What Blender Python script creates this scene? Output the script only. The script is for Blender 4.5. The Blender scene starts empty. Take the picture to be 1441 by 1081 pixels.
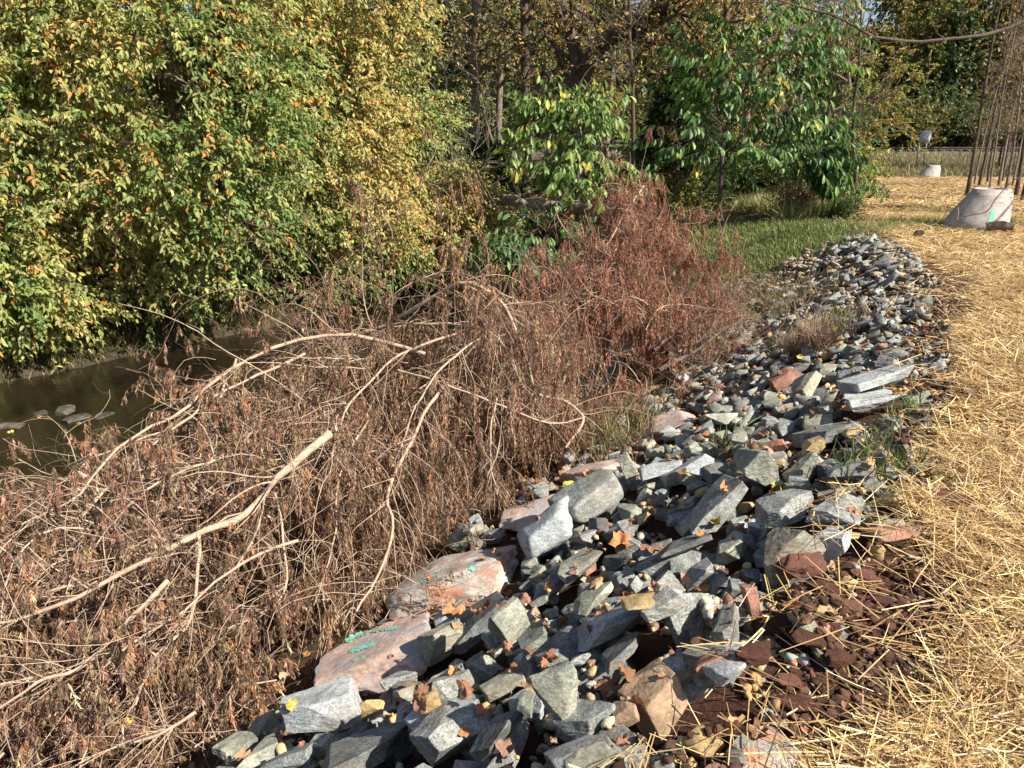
import bpy, bmesh, math, random
import numpy as np
from mathutils import Vector, Matrix, noise as mnoise

# ------------------------------------------------------------------ camera, sky, sun, exposure
S = bpy.context.scene
F_PX, PITCH, CAM_Z = 1084.0, math.radians(17.9), 1.7
cam = bpy.data.cameras.new('camera'); cam.sensor_width = 36; cam.lens = 36 * F_PX / 1441
cam.clip_start = 0.05; cam.clip_end = 2000
camo = bpy.data.objects.new('camera', cam); S.collection.objects.link(camo)
camo.location = (0, 0, CAM_Z); camo.rotation_euler = (math.pi / 2 - PITCH, 0, 0)
S.camera = camo
SUN_DIR = Vector((0.87, -0.49, 0)).normalized()
SUN_EL = math.radians(41)
W = bpy.data.worlds.new('World'); S.world = W; W.use_nodes = True
nt = W.node_tree; nt.nodes.clear()
sky = nt.nodes.new('ShaderNodeTexSky'); sky.sky_type = 'NISHITA'; sky.sun_disc = False
sky.sun_elevation = SUN_EL; sky.sun_rotation = math.atan2(SUN_DIR.x, SUN_DIR.y)
bg = nt.nodes.new('ShaderNodeBackground'); bg.inputs[1].default_value = 0.062
wo = nt.nodes.new('ShaderNodeOutputWorld')
nt.links.new(sky.outputs[0], bg.inputs[0]); nt.links.new(bg.outputs[0], wo.inputs[0])
sl = bpy.data.lights.new('sun', 'SUN'); sl.energy = 4.8; sl.angle = math.radians(0.5); sl.color = (1, 0.93, 0.82)
so = bpy.data.objects.new('sun', sl); S.collection.objects.link(so)
to_sun = Vector((SUN_DIR.x * math.cos(SUN_EL), SUN_DIR.y * math.cos(SUN_EL), math.sin(SUN_EL)))
so.rotation_euler = to_sun.to_track_quat('Z', 'Y').to_euler(); so.location = to_sun * 50
S.view_settings.view_transform = 'Standard'; S.view_settings.look = 'None'
S.view_settings.exposure = 1.15; S.view_settings.gamma = 1
S.cycles.max_bounces = 6; S.cycles.transparent_max_bounces = 4

rng = np.random.default_rng(7); random.seed(7)
COL = S.collection

# ------------------------------------------------------------------ helpers
def ray(px, py):
    u = (px - 720.5) / F_PX; v = (py - 540.5) / F_PX
    return np.array([u, math.cos(PITCH) - math.sin(PITCH) * v, -math.sin(PITCH) - math.cos(PITCH) * v])
def at_depth(px, py, Y):
    d = ray(px, py); t = Y / d[1]
    return np.array([d[0] * t, Y, CAM_Z + d[2] * t])
def lerp(a, b, t): return a + (b - a) * t
def nrm(v): return v / np.maximum(np.linalg.norm(v, axis=-1, keepdims=True), 1e-9)
def setp(o, label=None, cat=None, group=None, kind=None):
    if label: o['label'] = label
    if cat: o['category'] = cat
    if group: o['group'] = group
    if kind: o['kind'] = kind
    return o
def empty(name, loc, label, cat, group=None):
    o = bpy.data.objects.new(name, None); COL.objects.link(o); o.location = tuple(loc)
    o.empty_display_size = 0.1
    return setp(o, label, cat, group)
def make_mesh(name, V, F, cols=None, mats=None, smooth=False):
    me = bpy.data.meshes.new(name)
    V = np.ascontiguousarray(V, dtype=np.float32).reshape(-1, 3)
    Fs = F if isinstance(F, list) else [F]
    Fs = [np.asarray(f, dtype=np.int32) for f in Fs if len(f)]
    loops = np.concatenate([f.ravel() for f in Fs])
    tot = np.concatenate([np.full(len(f), f.shape[1], dtype=np.int32) for f in Fs])
    start = np.concatenate([[0], np.cumsum(tot)[:-1]]).astype(np.int32)
    me.vertices.add(len(V)); me.vertices.foreach_set('co', V.ravel())
    me.loops.add(len(loops)); me.loops.foreach_set('vertex_index', loops)
    me.polygons.add(len(tot)); me.polygons.foreach_set('loop_start', start)
    me.polygons.foreach_set('loop_total', tot)
    me.update(calc_edges=True)
    if smooth: me.polygons.foreach_set('use_smooth', np.ones(len(tot), dtype=bool))
    if cols is not None:
        a = me.color_attributes.new('Col', 'FLOAT_COLOR', 'POINT')
        c = np.ones((len(V), 4), dtype=np.float32); c[:, :3] = cols
        a.data.foreach_set('color', c.ravel())
    for m in (mats if isinstance(mats, (list, tuple)) else [mats]):
        if m: me.materials.append(m)
    return me
def add(name, me, parent=None, loc=None):
    o = bpy.data.objects.new(name, me); COL.objects.link(o)
    if parent is not None:
        o.parent = parent
        if loc is None: # mesh made in world coordinates
            o.matrix_parent_inverse = Matrix.Identity(4)
            o.location = -Vector(parent.location)
    if loc is not None: o.location = tuple(loc)
    return o

# curves: (M,n,3) arrays --------------------------------------------------
def curves(P0, D, L, n, droop=0.0, wig=0.1, curl=None, g=rng):
    M = len(P0); P = np.zeros((M, n, 3)); P[:, 0] = P0; d = nrm(D.copy())
    st = (L / (n - 1))[:, None]
    dr = droop[:, None] if isinstance(droop, np.ndarray) else droop
    bias = g.normal(0, wig, (M, 3))
    for i in range(1, n):
        P[:, i] = P[:, i - 1] + d * st
        bias = bias * 0.6 + g.normal(0, wig, (M, 3))
        d = d + bias; d[:, 2] -= (dr[:, 0] if isinstance(dr, np.ndarray) else dr); d = nrm(d)
    return P
def taper(r0, n, end=0.25):
    return r0[:, None] * np.linspace(1, end, n)[None, :]
def on_curves(C, idx, t):
    n = C.shape[1]; f = t * (n - 1); i = np.minimum(f.astype(int), n - 2); w = (f - i)[:, None]
    a = C[idx, i]; b = C[idx, i + 1]
    return a * (1 - w) + b * w, nrm(b - a)
def perp(T, g=rng):
    r = g.normal(0, 1, T.shape); r -= (r * T).sum(-1, keepdims=True) * T
    return nrm(r)
def kids(C, R, M, t0, t1, ang, L, n, droop, wig, rf=0.5, up=0.0, g=rng, longer_low=False):
    idx = g.integers(0, len(C), M); t = g.uniform(t0, t1, M)
    P, T = on_curves(C, idx, t)
    a = np.radians(g.uniform(ang[0], ang[1], M))[:, None]
    D = np.cos(a) * T + np.sin(a) * perp(T, g); D[:, 2] += up
    f = t * (C.shape[1] - 1); r = R[idx, np.minimum(f.astype(int), C.shape[1] - 1)] * rf
    LL = g.uniform(L[0], L[1], M)
    if longer_low: LL = LL * (1.25 - 0.8 * t)
    return curves(P, D, LL, n, droop, wig, g=g), taper(r, n), t
def tubes(C, R, k=5):
    M, n, _ = C.shape
    T = np.gradient(C, axis=1); T = nrm(T)
    ref = np.zeros_like(T); ref[...] = (0.31, 0.52, 0.8); ref[np.abs(T @ np.array([0.31, 0.52, 0.8])) > 0.9] = (0.9, -0.4, 0.1)
    A = nrm(np.cross(T, ref)); B = np.cross(T, A)
    th = np.linspace(0, 2 * math.pi, k, endpoint=False)
    V = C[:, :, None] + R[:, :, None, None] * (A[:, :, None] * np.cos(th)[None, None, :, None] + B[:, :, None] * np.sin(th)[None, None, :, None])
    base = (np.arange(M) * n * k)[:, None, None] + (np.arange(n - 1) * k)[None, :, None]
    j = np.arange(k)[None, None, :]; j2 = (j + 1) % k
    F = np.stack([base + j, base + j2, base + k + j2, base + k + j], -1).reshape(-1, 4)
    return V.reshape(-1, 3), F
class MB:
    def __init__(s): s.V = []; s.F = {}; s.C = []; s.n = 0
    def add(s, V, F, col=None):
        V = np.asarray(V).reshape(-1, 3); F = np.asarray(F)
        s.V.append(V); s.F.setdefault(F.shape[1], []).append(F + s.n); s.n += len(V)
        if col is None: col = (1, 1, 1)
        col = np.asarray(col)
        s.C.append(np.broadcast_to(col, (len(V), 3)) if col.ndim == 1 else col)
        return s
    def mesh(s, name, mat, smooth=False, cols=True):
        return make_mesh(name, np.concatenate(s.V), [np.concatenate(f) for f in s.F.values()],
                         np.concatenate(s.C) if cols else None, mat, smooth)
# leaves ------------------------------------------------------------------
SHAPES = {  # (along, side, lift) outlines; faces
    'elm': (np.array([[0, 0, 0], [.35, .5, .10], [.75, .33, .06], [1, 0, -.08], [.75, -.33, .06], [.35, -.5, .10], [.5, 0, -.02]]),
            np.array([[0, 1, 6], [1, 2, 6], [2, 3, 6], [3, 4, 6], [4, 5, 6], [5, 0, 6]])),
    'rhomb': (np.array([[0, 0, 0], [.45, .5, .12], [1, 0, 0], [.45, -.5, .12]]), np.array([[0, 1, 2], [0, 2, 3]])),
    'big': (np.array([[0, 0, 0], [.3, .32, .10], [.65, .5, .08], [.88, .3, -.02], [1, 0, -.14], [.88, -.3, -.02], [.65, -.5, .08], [.3, -.32, .10], [.35, 0, 0], [.7, 0, -.03]]),
            np.array([[0, 1, 8], [1, 2, 9], [1, 9, 8], [2, 3, 9], [3, 4, 9], [4, 5, 9], [5, 6, 9], [6, 7, 9], [9, 7, 8], [7, 0, 8]])),
    'blade': (np.array([[0, .5, 0], [0, -.5, 0], [.5, .45, .0], [.5, -.45, .0], [1, .3, 0], [1, -.3, 0]]),
              np.array([[0, 1, 3], [0, 3, 2], [2, 3, 5], [2, 5, 4]])),
    'tuft': (np.array([[0, .25, 0], [0, -.25, 0], [.45, .5, .1], [.45, -.5, .1], [1, 0, 0]]), np.array([[0, 1, 3], [0, 3, 2], [2, 3, 4]])),
}
def leaves(P, D, N, L, Wd, cols, shape='elm', bend=None):
    D = nrm(D); Sd = nrm(np.cross(D, N)); Nn = np.cross(Sd, D)
    sh, fc = SHAPES[shape]; k = len(sh)
    V = P[:, None] + D[:, None] * (sh[:, 0][None, :, None] * L[:, None, None]) \
        + Sd[:, None] * (sh[:, 1][None, :, None] * Wd[:, None, None]) \
        + Nn[:, None] * (sh[:, 2][None, :, None] * L[:, None, None])
    if bend is not None:
        V = V + Nn[:, None] * ((sh[:, 0] ** 2)[None, :, None] * bend[:, None, None])
    F = fc[None] + (np.arange(len(P)) * k)[:, None, None]
    C = np.repeat(cols, k, axis=0)
    return V.reshape(-1, 3), F.reshape(-1, 3), C
def palette(M, cols, wts, jit=0.18, g=rng):
    cols = np.array(cols); w = np.array(wts, float); w /= w.sum()
    c = cols[g.choice(len(cols), M, p=w)]
    return np.clip(c * np.exp(g.normal(0, jit, (M, 1))) * np.exp(g.normal(0, jit * .35, (M, 3))), 0.004, 0.9)
# value noise, vectorised
_perm = np.random.default_rng(3).random((64, 64, 64))
def vnoise(P, s):
    q = np.asarray(P) * s; i = np.floor(q).astype(int); f = q - i; f = f * f * (3 - 2 * f); r = 0
    for dx in (0, 1):
        for dy in (0, 1):
            for dz in (0, 1):
                w = (f[..., 0] if dx else 1 - f[..., 0]) * (f[..., 1] if dy else 1 - f[..., 1]) * (f[..., 2] if dz else 1 - f[..., 2])
                r = r + w * _perm[(i[..., 0] + dx) % 64, (i[..., 1] + dy) % 64, (i[..., 2] + dz) % 64]
    return r
def fbm(P, s, o=4, gain=0.5):
    r = 0; a = 1; t = 0
    for k in range(o):
        r = r + a * vnoise(np.asarray(P) + 7.3 * k, s * 2 ** k); t += a; a *= gain
    return r / t

# ------------------------------------------------------------------ materials
def mat(name):
    m = bpy.data.materials.new(name); m.use_nodes = True; nt = m.node_tree
    b = nt.nodes['Principled BSDF']; return m, nt, b
def link(nt, a, b): nt.links.new(a, b)
def noise_node(nt, scale, detail=6, rough=.6, coord='Object', vec=None):
    if vec is None:
        tc = nt.nodes.new('ShaderNodeTexCoord'); vec = tc.outputs[coord]
    n = nt.nodes.new('ShaderNodeTexNoise'); n.inputs['Scale'].default_value = scale
    n.inputs['Detail'].default_value = detail; n.inputs['Roughness'].default_value = rough
    link(nt, vec, n.inputs['Vector']); return n
def ramp(nt, src, stops):
    r = nt.nodes.new('ShaderNodeValToRGB'); e = r.color_ramp.elements
    e[0].position = stops[0][0]; e[0].color = (*stops[0][1], 1)
    e[1].position = stops[-1][0]; e[1].color = (*stops[-1][1], 1)
    for p, c in stops[1:-1]:
        x = e.new(p); x.color = (*c, 1)
    link(nt, src, r.inputs[0]); return r
def mixc(nt, a, b, fac, mode='MULTIPLY'):
    m = nt.nodes.new('ShaderNodeMix'); m.data_type = 'RGBA'; m.blend_type = mode
    for s, v in ((m.inputs['Factor'], fac), (m.inputs['A'], a), (m.inputs['B'], b)):
        if isinstance(v, (int, float)): s.default_value = v
        elif isinstance(v, tuple): s.default_value = (*v, 1)
        else: link(nt, v, s)
    return m.outputs['Result']
def bump(nt, b, h, strength=.5, dist=.02):
    n = nt.nodes.new('ShaderNodeBump'); n.inputs['Strength'].default_value = strength; n.inputs['Distance'].default_value = dist
    link(nt, h, n.inputs['Height']); link(nt, n.outputs[0], b.inputs['Normal']); return n
def leaf_mat(name, trans=0.35, rough=0.5, spec=0.4):
    m, nt, b = mat(name)
    a = nt.nodes.new('ShaderNodeAttribute'); a.attribute_name = 'Col'
    link(nt, a.outputs['Color'], b.inputs['Base Color']); b.inputs['Roughness'].default_value = rough
    b.inputs['Specular IOR Level'].default_value = spec
    if trans > 0:
        t = nt.nodes.new('ShaderNodeBsdfTranslucent'); link(nt, a.outputs['Color'], t.inputs[0])
        mx = nt.nodes.new('ShaderNodeMixShader'); mx.inputs[0].default_value = trans
        link(nt, b.outputs[0], mx.inputs[1]); link(nt, t.outputs[0], mx.inputs[2])
        link(nt, mx.outputs[0], nt.nodes['Material Output'].inputs[0])
    return m
M_leaf = leaf_mat('leaf', .42); M_gloss_leaf = leaf_mat('glossy_leaf', 0.4, 0.42, 0.35)
M_dead = leaf_mat('dead_leaf', 0.2, 0.7, 0.2); M_straw = leaf_mat('straw_blade', 0.15, 0.45, 0.4)
M_grass = leaf_mat('grass_blade', 0.3, 0.5, 0.3)
def bark(name, c1, c2, scale=14, b_=.6):
    m, nt, b = mat(name)
    tc = nt.nodes.new('ShaderNodeTexCoord'); mp = nt.nodes.new('ShaderNodeMapping'); mp.inputs['Scale'].default_value = (1, 1, .35)
    link(nt, tc.outputs['Object'], mp.inputs[0])
    n = noise_node(nt, scale, 8, .7, vec=mp.outputs[0]); r = ramp(nt, n.outputs[0], [(.3, c1), (.7, c2)])
    link(nt, r.outputs[0], b.inputs['Base Color']); b.inputs['Roughness'].default_value = .85
    b.inputs['Specular IOR Level'].default_value = .2
    bump(nt, b, n.outputs[0], b_, .03); return m
M_bark = bark('bark_grey_brown', (.09, .07, .055), (.27, .22, .18))
M_bark_grey = bark('bark_grey', (.16, .14, .12), (.36, .33, .29))
M_bark_dark = bark('bark_dark', (.04, .03, .023), (.15, .115, .09))
M_twig = bark('pale_twig', (.27, .185, .125), (.54, .41, .30), 25, .3)
M_twig_mid = bark('mid_twig', (.085, .052, .033), (.27, .18, .12), 25, .3)
M_twig_brown = bark('brown_twig', (.13, .075, .048), (.30, .20, .145), 25, .3)

def rock_mat(name, dark, mid, light, speck=0.6, stain=None):
    m, nt, b = mat(name)
    tc = nt.nodes.new('ShaderNodeTexCoord'); oi = nt.nodes.new('ShaderNodeObjectInfo')
    va = nt.nodes.new('ShaderNodeVectorMath'); va.operation = 'MULTIPLY_ADD'
    va.inputs[1].default_value = (1, 1, 1)
    cmb = nt.nodes.new('ShaderNodeMath'); cmb.operation = 'MULTIPLY'; cmb.inputs[1].default_value = 40
    link(nt, oi.outputs['Random'], cmb.inputs[0])
    g = nt.nodes.new('ShaderNodeNewGeometry')
    link(nt, g.outputs['Position'], va.inputs[0]); link(nt, cmb.outputs[0], va.inputs[2])
    big = noise_node(nt, 7, 5, .6, vec=va.outputs[0])
    fine = noise_node(nt, 110, 8, .75, vec=va.outputs[0])
    mp = nt.nodes.new('ShaderNodeMapping'); mp.inputs['Scale'].default_value = (1, 1, 2.2); mp.inputs['Rotation'].default_value = (.6, .3, 0)
    link(nt, va.outputs[0], mp.inputs[0])
    med = noise_node(nt, 26, 6, .65, vec=mp.outputs[0])
    r = ramp(nt, big.outputs[0], [(.3, dark), (.5, mid), (.72, light)])
    r2 = ramp(nt, fine.outputs[0], [(.38, (.35, .35, .36)), (.5, (.9, .9, .9)), (.62, (1.45, 1.45, 1.42))])
    c = mixc(nt, r.outputs[0], r2.outputs[0], speck)
    r3 = ramp(nt, med.outputs[0], [(.35, (.55, .56, .58)), (.6, (1.2, 1.2, 1.18))])
    c = mixc(nt, c, r3.outputs[0], .7)
    rr = ramp(nt, oi.outputs['Random'], [(0, (.72, .74, .76)), (.35, (1.02, 1.02, 1.0)), (.7, (.88, .92, .92)), (1, (1.25, 1.2, 1.12))])
    c = mixc(nt, c, rr.outputs[0], 1.0)
    sl_ = noise_node(nt, 3.2, 6, .7, vec=va.outputs[0]); slr = ramp(nt, sl_.outputs[0], [(.50, (0, 0, 0)), (.68, (.55, .55, .55))])
    c = mixc(nt, c, (.27, .20, .135), slr.outputs[0], 'MIX')
    if stain:
        sn = noise_node(nt, 4.5, 5, .7, vec=va.outputs[0])
        sr = ramp(nt, sn.outputs[0], [(.5, (0, 0, 0)), (.62, (1, 1, 1))])
        c = mixc(nt, c, stain, sr.outputs[0], 'MIX')
    link(nt, c, b.inputs['Base Color']); b.inputs['Roughness'].default_value = .75
    b.inputs['Specular IOR Level'].default_value = .3
    ad = nt.nodes.new('ShaderNodeMath'); ad.operation = 'MULTIPLY_ADD'; ad.inputs[1].default_value = .35
    link(nt, fine.outputs[0], ad.inputs[0]); link(nt, med.outputs[0], ad.inputs[2])
    bump(nt, b, ad.outputs[0], .6, .012); return m
ROCK = {
    'grey': rock_mat('rock_blue_grey', (.15, .156, .15), (.27, .276, .262), (.42, .425, .40), .85),
    'dark': rock_mat('rock_dark_grey', (.085, .088, .083), (.155, .16, .152), (.26, .265, .25), .8),
    'green': rock_mat('rock_green_grey', (.15, .155, .125), (.27, .275, .225), (.42, .42, .345), .65),
    'pale': rock_mat('rock_pale', (.27, .285, .295), (.40, .415, .42), (.56, .57, .57), .7),
    'tan': rock_mat('rock_olive_tan', (.19, .18, .135), (.33, .31, .235), (.46, .43, .33), .4),
    'ochre': rock_mat('rock_ochre', (.30, .19, .075), (.46, .32, .15), (.58, .44, .25), .3),
    'red': rock_mat('rock_red', (.15, .065, .045), (.27, .13, .09), (.40, .22, .16), .3),
    'brown': rock_mat('rock_brown', (.17, .11, .065), (.31, .21, .13), (.42, .30, .20), .3),
    'pink': rock_mat('rock_pink', (.28, .185, .15), (.46, .325, .27), (.58, .45, .39), .35, (.30, .29, .29)),
    'wet': rock_mat('rock_wet', (.03, .026, .02), (.06, .052, .042), (.11, .095, .08), .4),
    'spotted': rock_mat('rock_spotted', (.20, .19, .18), (.36, .34, .31), (.5, .47, .43), .5, (.42, .2, .13)),
}

# ------------------------------------------------------------------ terrain
ST = [  # y, far top, far edge, far bed, near bed, near edge, bench, toe, top(z 0)
    (-6, -12, -10.8, -10.3, -6.5, -6.2, -5.6, -5.0, -3.2),
    (0, -11.6, -10.2, -9.8, -3.6, -3.2, -2.7, -2.45, -0.5),
    (1.74, -11.4, -10, -9.6, -2.9, -2.6, -2.1, -1.75, 0.62),
    (2.6, -11.3, -9.9, -9.4, -2.5, -2.2, -1.7, -1.2, 1.25),
    (3.44, -11, -9.8, -9.2, -2.2, -1.9, -1.25, -.7, 1.95),
    (5.0, -10.8, -9.5, -9.0, -1.6, -1.3, -.6, -0.05, 2.85),
    (8.0, -10.0, -8.7, -8.2, .2, .5, 1.2, 1.8, 4.45),
    (9.8, -9.2, -7.7, -7.1, .9, 1.2, 2.0, 2.8, 5.15),
    (12, -7.7, -5.9, -5.4, 1.7, 2.1, 2.9, 3.7, 5.95),
    (14.5, -5.5, -3.6, -3.3, 1.3, 1.7, 2.5, 3.5, 6.4),
    (18, -4.0, -2.2, -1.8, .7, 1.1, 2.0, 3.0, 6.3),
    (25, -3.6, -1.6, -1.2, .0, .5, 1.5, 2.6, 6.2),
    (45, -6, -4, -3.5, -1.5, -1, 0, 1.5, 6.0),
    (60, -7, -5, -4.5, -2.5, -2, -1, .5, 5.0)]
ST = np.array(ST); ZK = np.array([.35, -1.45, -1.85, -1.85, -1.5, -1.25, -0.98, 0.0])
def knots(y): return np.array([np.interp(y, ST[:, 0], ST[:, k]) for k in range(1, 9)])
def top_z(y): return np.interp(y, [0, 14, 20, 45, 50, 58, 70, 200], [0, 0, -.12, -.55, -.3, .30, .32, 1.5])
def terrain(x, y, rough=True):
    x = np.asarray(x, float); y = np.asarray(y, float)
    K = knots(y)
    zt = top_z(y); z = np.where(x >= K[7], zt, 0.0)
    toez = np.interp(y, [0, 12, 15, 18, 60], [-.98, -.98, -.7, -.6, -.6])
    zk = [ZK[0] + 0 * y, ZK[1] + 0 * y, ZK[2] + 0 * y, ZK[3] + 0 * y, ZK[4] + 0 * y, ZK[5] + 0 * y + (toez + .98) * .6, toez, zt]
    for k in range(7):
        a, b = K[k], K[k + 1]; s = (x >= a) & (x < b); t = np.clip((x - a) / np.maximum(b - a, 1e-6), 0, 1)
        if k in (0, 5, 6): t = t * t * (3 - 2 * t) * .5 + t * .5
        z = np.where(s, zk[k] + (zk[k + 1] - zk[k]) * t, z)
    z = np.where(x < K[0], .35 + np.clip((K[0] - x) * .06, 0, 1.5), z)
    emb = np.clip((y - 46) / 12, 0, 1); z = np.where(y > 46, np.maximum(z, lerp(-1.9, .3, emb)), z)
    P = np.stack([x, y, 0 * x], -1)
    if rough:
        nz = (fbm(P, 1.1, 5) - .5) * .16
        nz = nz + (fbm(P, 6, 3) - .5) * .035
        flat = (x > K[7]) & (y < 50); nz = np.where(flat, nz * .55, nz)
        z = z + nz
    return z
def smoothstep(a, b, x):
    t = np.clip((x - a) / (b - a), 0, 1); return t * t * (3 - 2 * t)
def straw_mask(x, y):
    K = knots(y); P = np.stack([x, y, 0 * x], -1)
    n = fbm(P, .9, 4) - .5; n2 = fbm(P, 3.5, 3) - .5
    e = x - K[7] - .34 + n * .9 + n2 * .5
    m = smoothstep(-.18, .42, e)
    g = smoothstep(12.7, 13.8, y) * (1 - smoothstep(18.5, 20.5, y)) * (1 - smoothstep(5.8, 7.4, x - n * 3))  # green tongue
    m = m * (1 - .85 * g)
    m = m * (1 - smoothstep(43, 46, y))
    patch = smoothstep(.55, .72, fbm(P + 31, .45, 3)) * smoothstep(12, 16, y)
    bare = smoothstep(.57, .70, fbm(P + 5, 1.5, 3)) * (1 - smoothstep(5, 9, y))
    return m * (1 - .6 * patch) * (1 - .75 * bare)
def grass_mask(x, y):
    K = knots(y); P = np.stack([x, y, 0 * x], -1); n = fbm(P + 9, .8, 4) - .5
    m = smoothstep(12.9, 13.9, y + n * 1.6) * (1 - smoothstep(16.5, 19, y + n * 3)) * smoothstep(1.6, 3.0, x + n) * (1 - smoothstep(5.8, 7.2, x + n * 3))
    return m
xs = np.unique(np.concatenate([np.linspace(-500, -60, 12), np.linspace(-60, -12, 40), np.linspace(-12, -3, 60), np.linspace(-3, 9, 260), np.linspace(9, 30, 110), np.linspace(30, 80, 50), np.linspace(80, 500, 12)]))
ys = np.unique(np.concatenate([np.linspace(-60, -2, 20), np.linspace(-2, 1, 20), np.linspace(1, 9, 190), np.linspace(9, 22, 190), np.linspace(22, 60, 130), np.linspace(60, 120, 40), np.linspace(120, 900, 14)]))
XX, YY = np.meshgrid(xs, ys); ZZ = terrain(XX, YY)
sm = straw_mask(XX, YY)[..., None]; gm = grass_mask(XX, YY)[..., None]; KK = knots(YY)
PP = np.stack([XX, YY, ZZ], -1)
nn = fbm(PP, 2.2, 4)[..., None]
soil = lerp(np.array([.075, .036, .026]), np.array([.13, .068, .05]), nn)
litter = lerp(np.array([.07, .048, .03]), np.array([.17, .115, .07]), nn)
strawc = lerp(np.array([.36, .25, .13]), np.array([.52, .39, .22]), nn)
grassc = lerp(np.array([.05, .085, .02]), np.array([.13, .14, .045]), nn)
weedc = lerp(np.array([.13, .12, .05]), np.array([.26, .21, .11]), nn)
bedc = lerp(np.array([.05, .04, .028]), np.array([.10, .08, .055]), nn)
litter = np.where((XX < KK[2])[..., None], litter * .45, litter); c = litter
band = (smoothstep(-.3, .1, XX - KK[6]) * smoothstep(60, 20, YY))[..., None]
c = lerp(c, soil, band * (YY[..., None] < 15))
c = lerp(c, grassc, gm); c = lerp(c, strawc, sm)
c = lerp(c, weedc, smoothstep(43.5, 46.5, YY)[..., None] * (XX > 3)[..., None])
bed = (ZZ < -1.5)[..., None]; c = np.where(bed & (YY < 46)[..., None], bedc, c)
ny, nx = XX.shape; ii = (np.arange(ny - 1)[:, None] * nx + np.arange(nx - 1)[None]).ravel()
Fg = np.stack([ii, ii + 1, ii + nx + 1, ii + nx], -1)
m, nt, b = mat('ground'); a = nt.nodes.new('ShaderNodeAttribute'); a.attribute_name = 'Col'
gm_ = nt.nodes.new('ShaderNodeNewGeometry')
n1 = noise_node(nt, 38, 8, .7, vec=gm_.outputs['Position']); n2 = noise_node(nt, 5, 5, .6, vec=gm_.outputs['Position'])
r1 = ramp(nt, n1.outputs[0], [(.3, (.55, .55, .55)), (.7, (1.4, 1.4, 1.4))])
cc = mixc(nt, a.outputs['Color'], r1.outputs[0], .8)
r2 = ramp(nt, n2.outputs[0], [(.3, (.8, .8, .8)), (.7, (1.2, 1.18, 1.15))]); cc = mixc(nt, cc, r2.outputs[0], .8)
link(nt, cc, b.inputs['Base Color']); b.inputs['Roughness'].default_value = .95; b.inputs['Specular IOR Level'].default_value = .1
bump(nt, b, n1.outputs[0], 1.0, .05); M_ground = m
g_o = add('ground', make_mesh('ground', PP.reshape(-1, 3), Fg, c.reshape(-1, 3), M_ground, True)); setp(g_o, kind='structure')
# water
WZ = -1.6
def water_mat():
    m, nt, b = mat('stream_water')
    g = nt.nodes.new('ShaderNodeNewGeometry'); mp = nt.nodes.new('ShaderNodeMapping'); mp.inputs['Rotation'].default_value = (0, 0, .6)
    mp.inputs['Scale'].default_value = (1.6, .8, 1); link(nt, g.outputs['Position'], mp.inputs[0])
    n = noise_node(nt, 5, 5, .6, vec=mp.outputs[0]); n2 = noise_node(nt, 1.2, 3, .5, vec=mp.outputs[0])
    r = ramp(nt, n2.outputs[0], [(.35, (.008, .006, .0035)), (.65, (.022, .016, .009))])
    link(nt, r.outputs[0], b.inputs['Base Color']); b.inputs['Roughness'].default_value = .06; b.inputs['IOR'].default_value = 1.33
    bump(nt, b, n.outputs[0], .28, .04); return m
wx = np.linspace(-12, 6, 60); wy = np.linspace(-6, 46, 160); WX, WY = np.meshgrid(wx, wy)
WP = np.stack([WX, WY, WX * 0 + WZ], -1); jj = (np.arange(159)[:, None] * 60 + np.arange(59)[None]).ravel()
w_o = add('stream', make_mesh('stream', WP.reshape(-1, 3), np.stack([jj, jj + 1, jj + 61, jj + 60], -1), None, water_mat(), True)); setp(w_o, kind='structure')

# ------------------------------------------------------------------ stone shapes
def ico(sub):
    bm = bmesh.new(); bmesh.ops.create_icosphere(bm, subdivisions=sub, radius=1)
    V = np.array([v.co[:] for v in bm.verts]); F = np.array([[v.index for v in f.verts] for f in bm.faces]); bm.free(); return V, F
ICO = {k: ico(k) for k in (1, 2, 3, 4, 5)}
def rock_shape(seed, sub, planes=15, roundy=0.0, rough=.024):
    g = np.random.default_rng(seed); V, F = ICO[sub]
    n = nrm(g.normal(0, 1, (planes, 3))); h = g.uniform(.52, .98, planes)
    bx = np.array([[1, 0, 0], [-1, 0, 0], [0, 1, 0], [0, -1, 0], [0, 0, 1], [0, 0, -1]]) + g.normal(0, .16, (6, 3)); bx = nrm(bx)
    n = np.concatenate([n, bx]); h = np.concatenate([h, g.uniform(.6, .82, 6)])
    d = V @ n.T; rr = np.where(d > .05, h[None] / np.maximum(d, .05), 9)
    k = 110 - 100 * roundy
    r = -np.log(np.exp(-k * np.minimum(rr, 3)).sum(1)) / k
    P = V * r[:, None]
    P = P * (1 + rough * 2.4 * (fbm(P + seed * 1.7, 2.2, 3) - .5)[:, None] + rough * 1.8 * (fbm(P + seed, 7, 3) - .5)[:, None])
    ext = P.max(0) - P.min(0); P = (P - (P.max(0) + P.min(0)) / 2) / ext   # unit box
    return P
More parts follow.
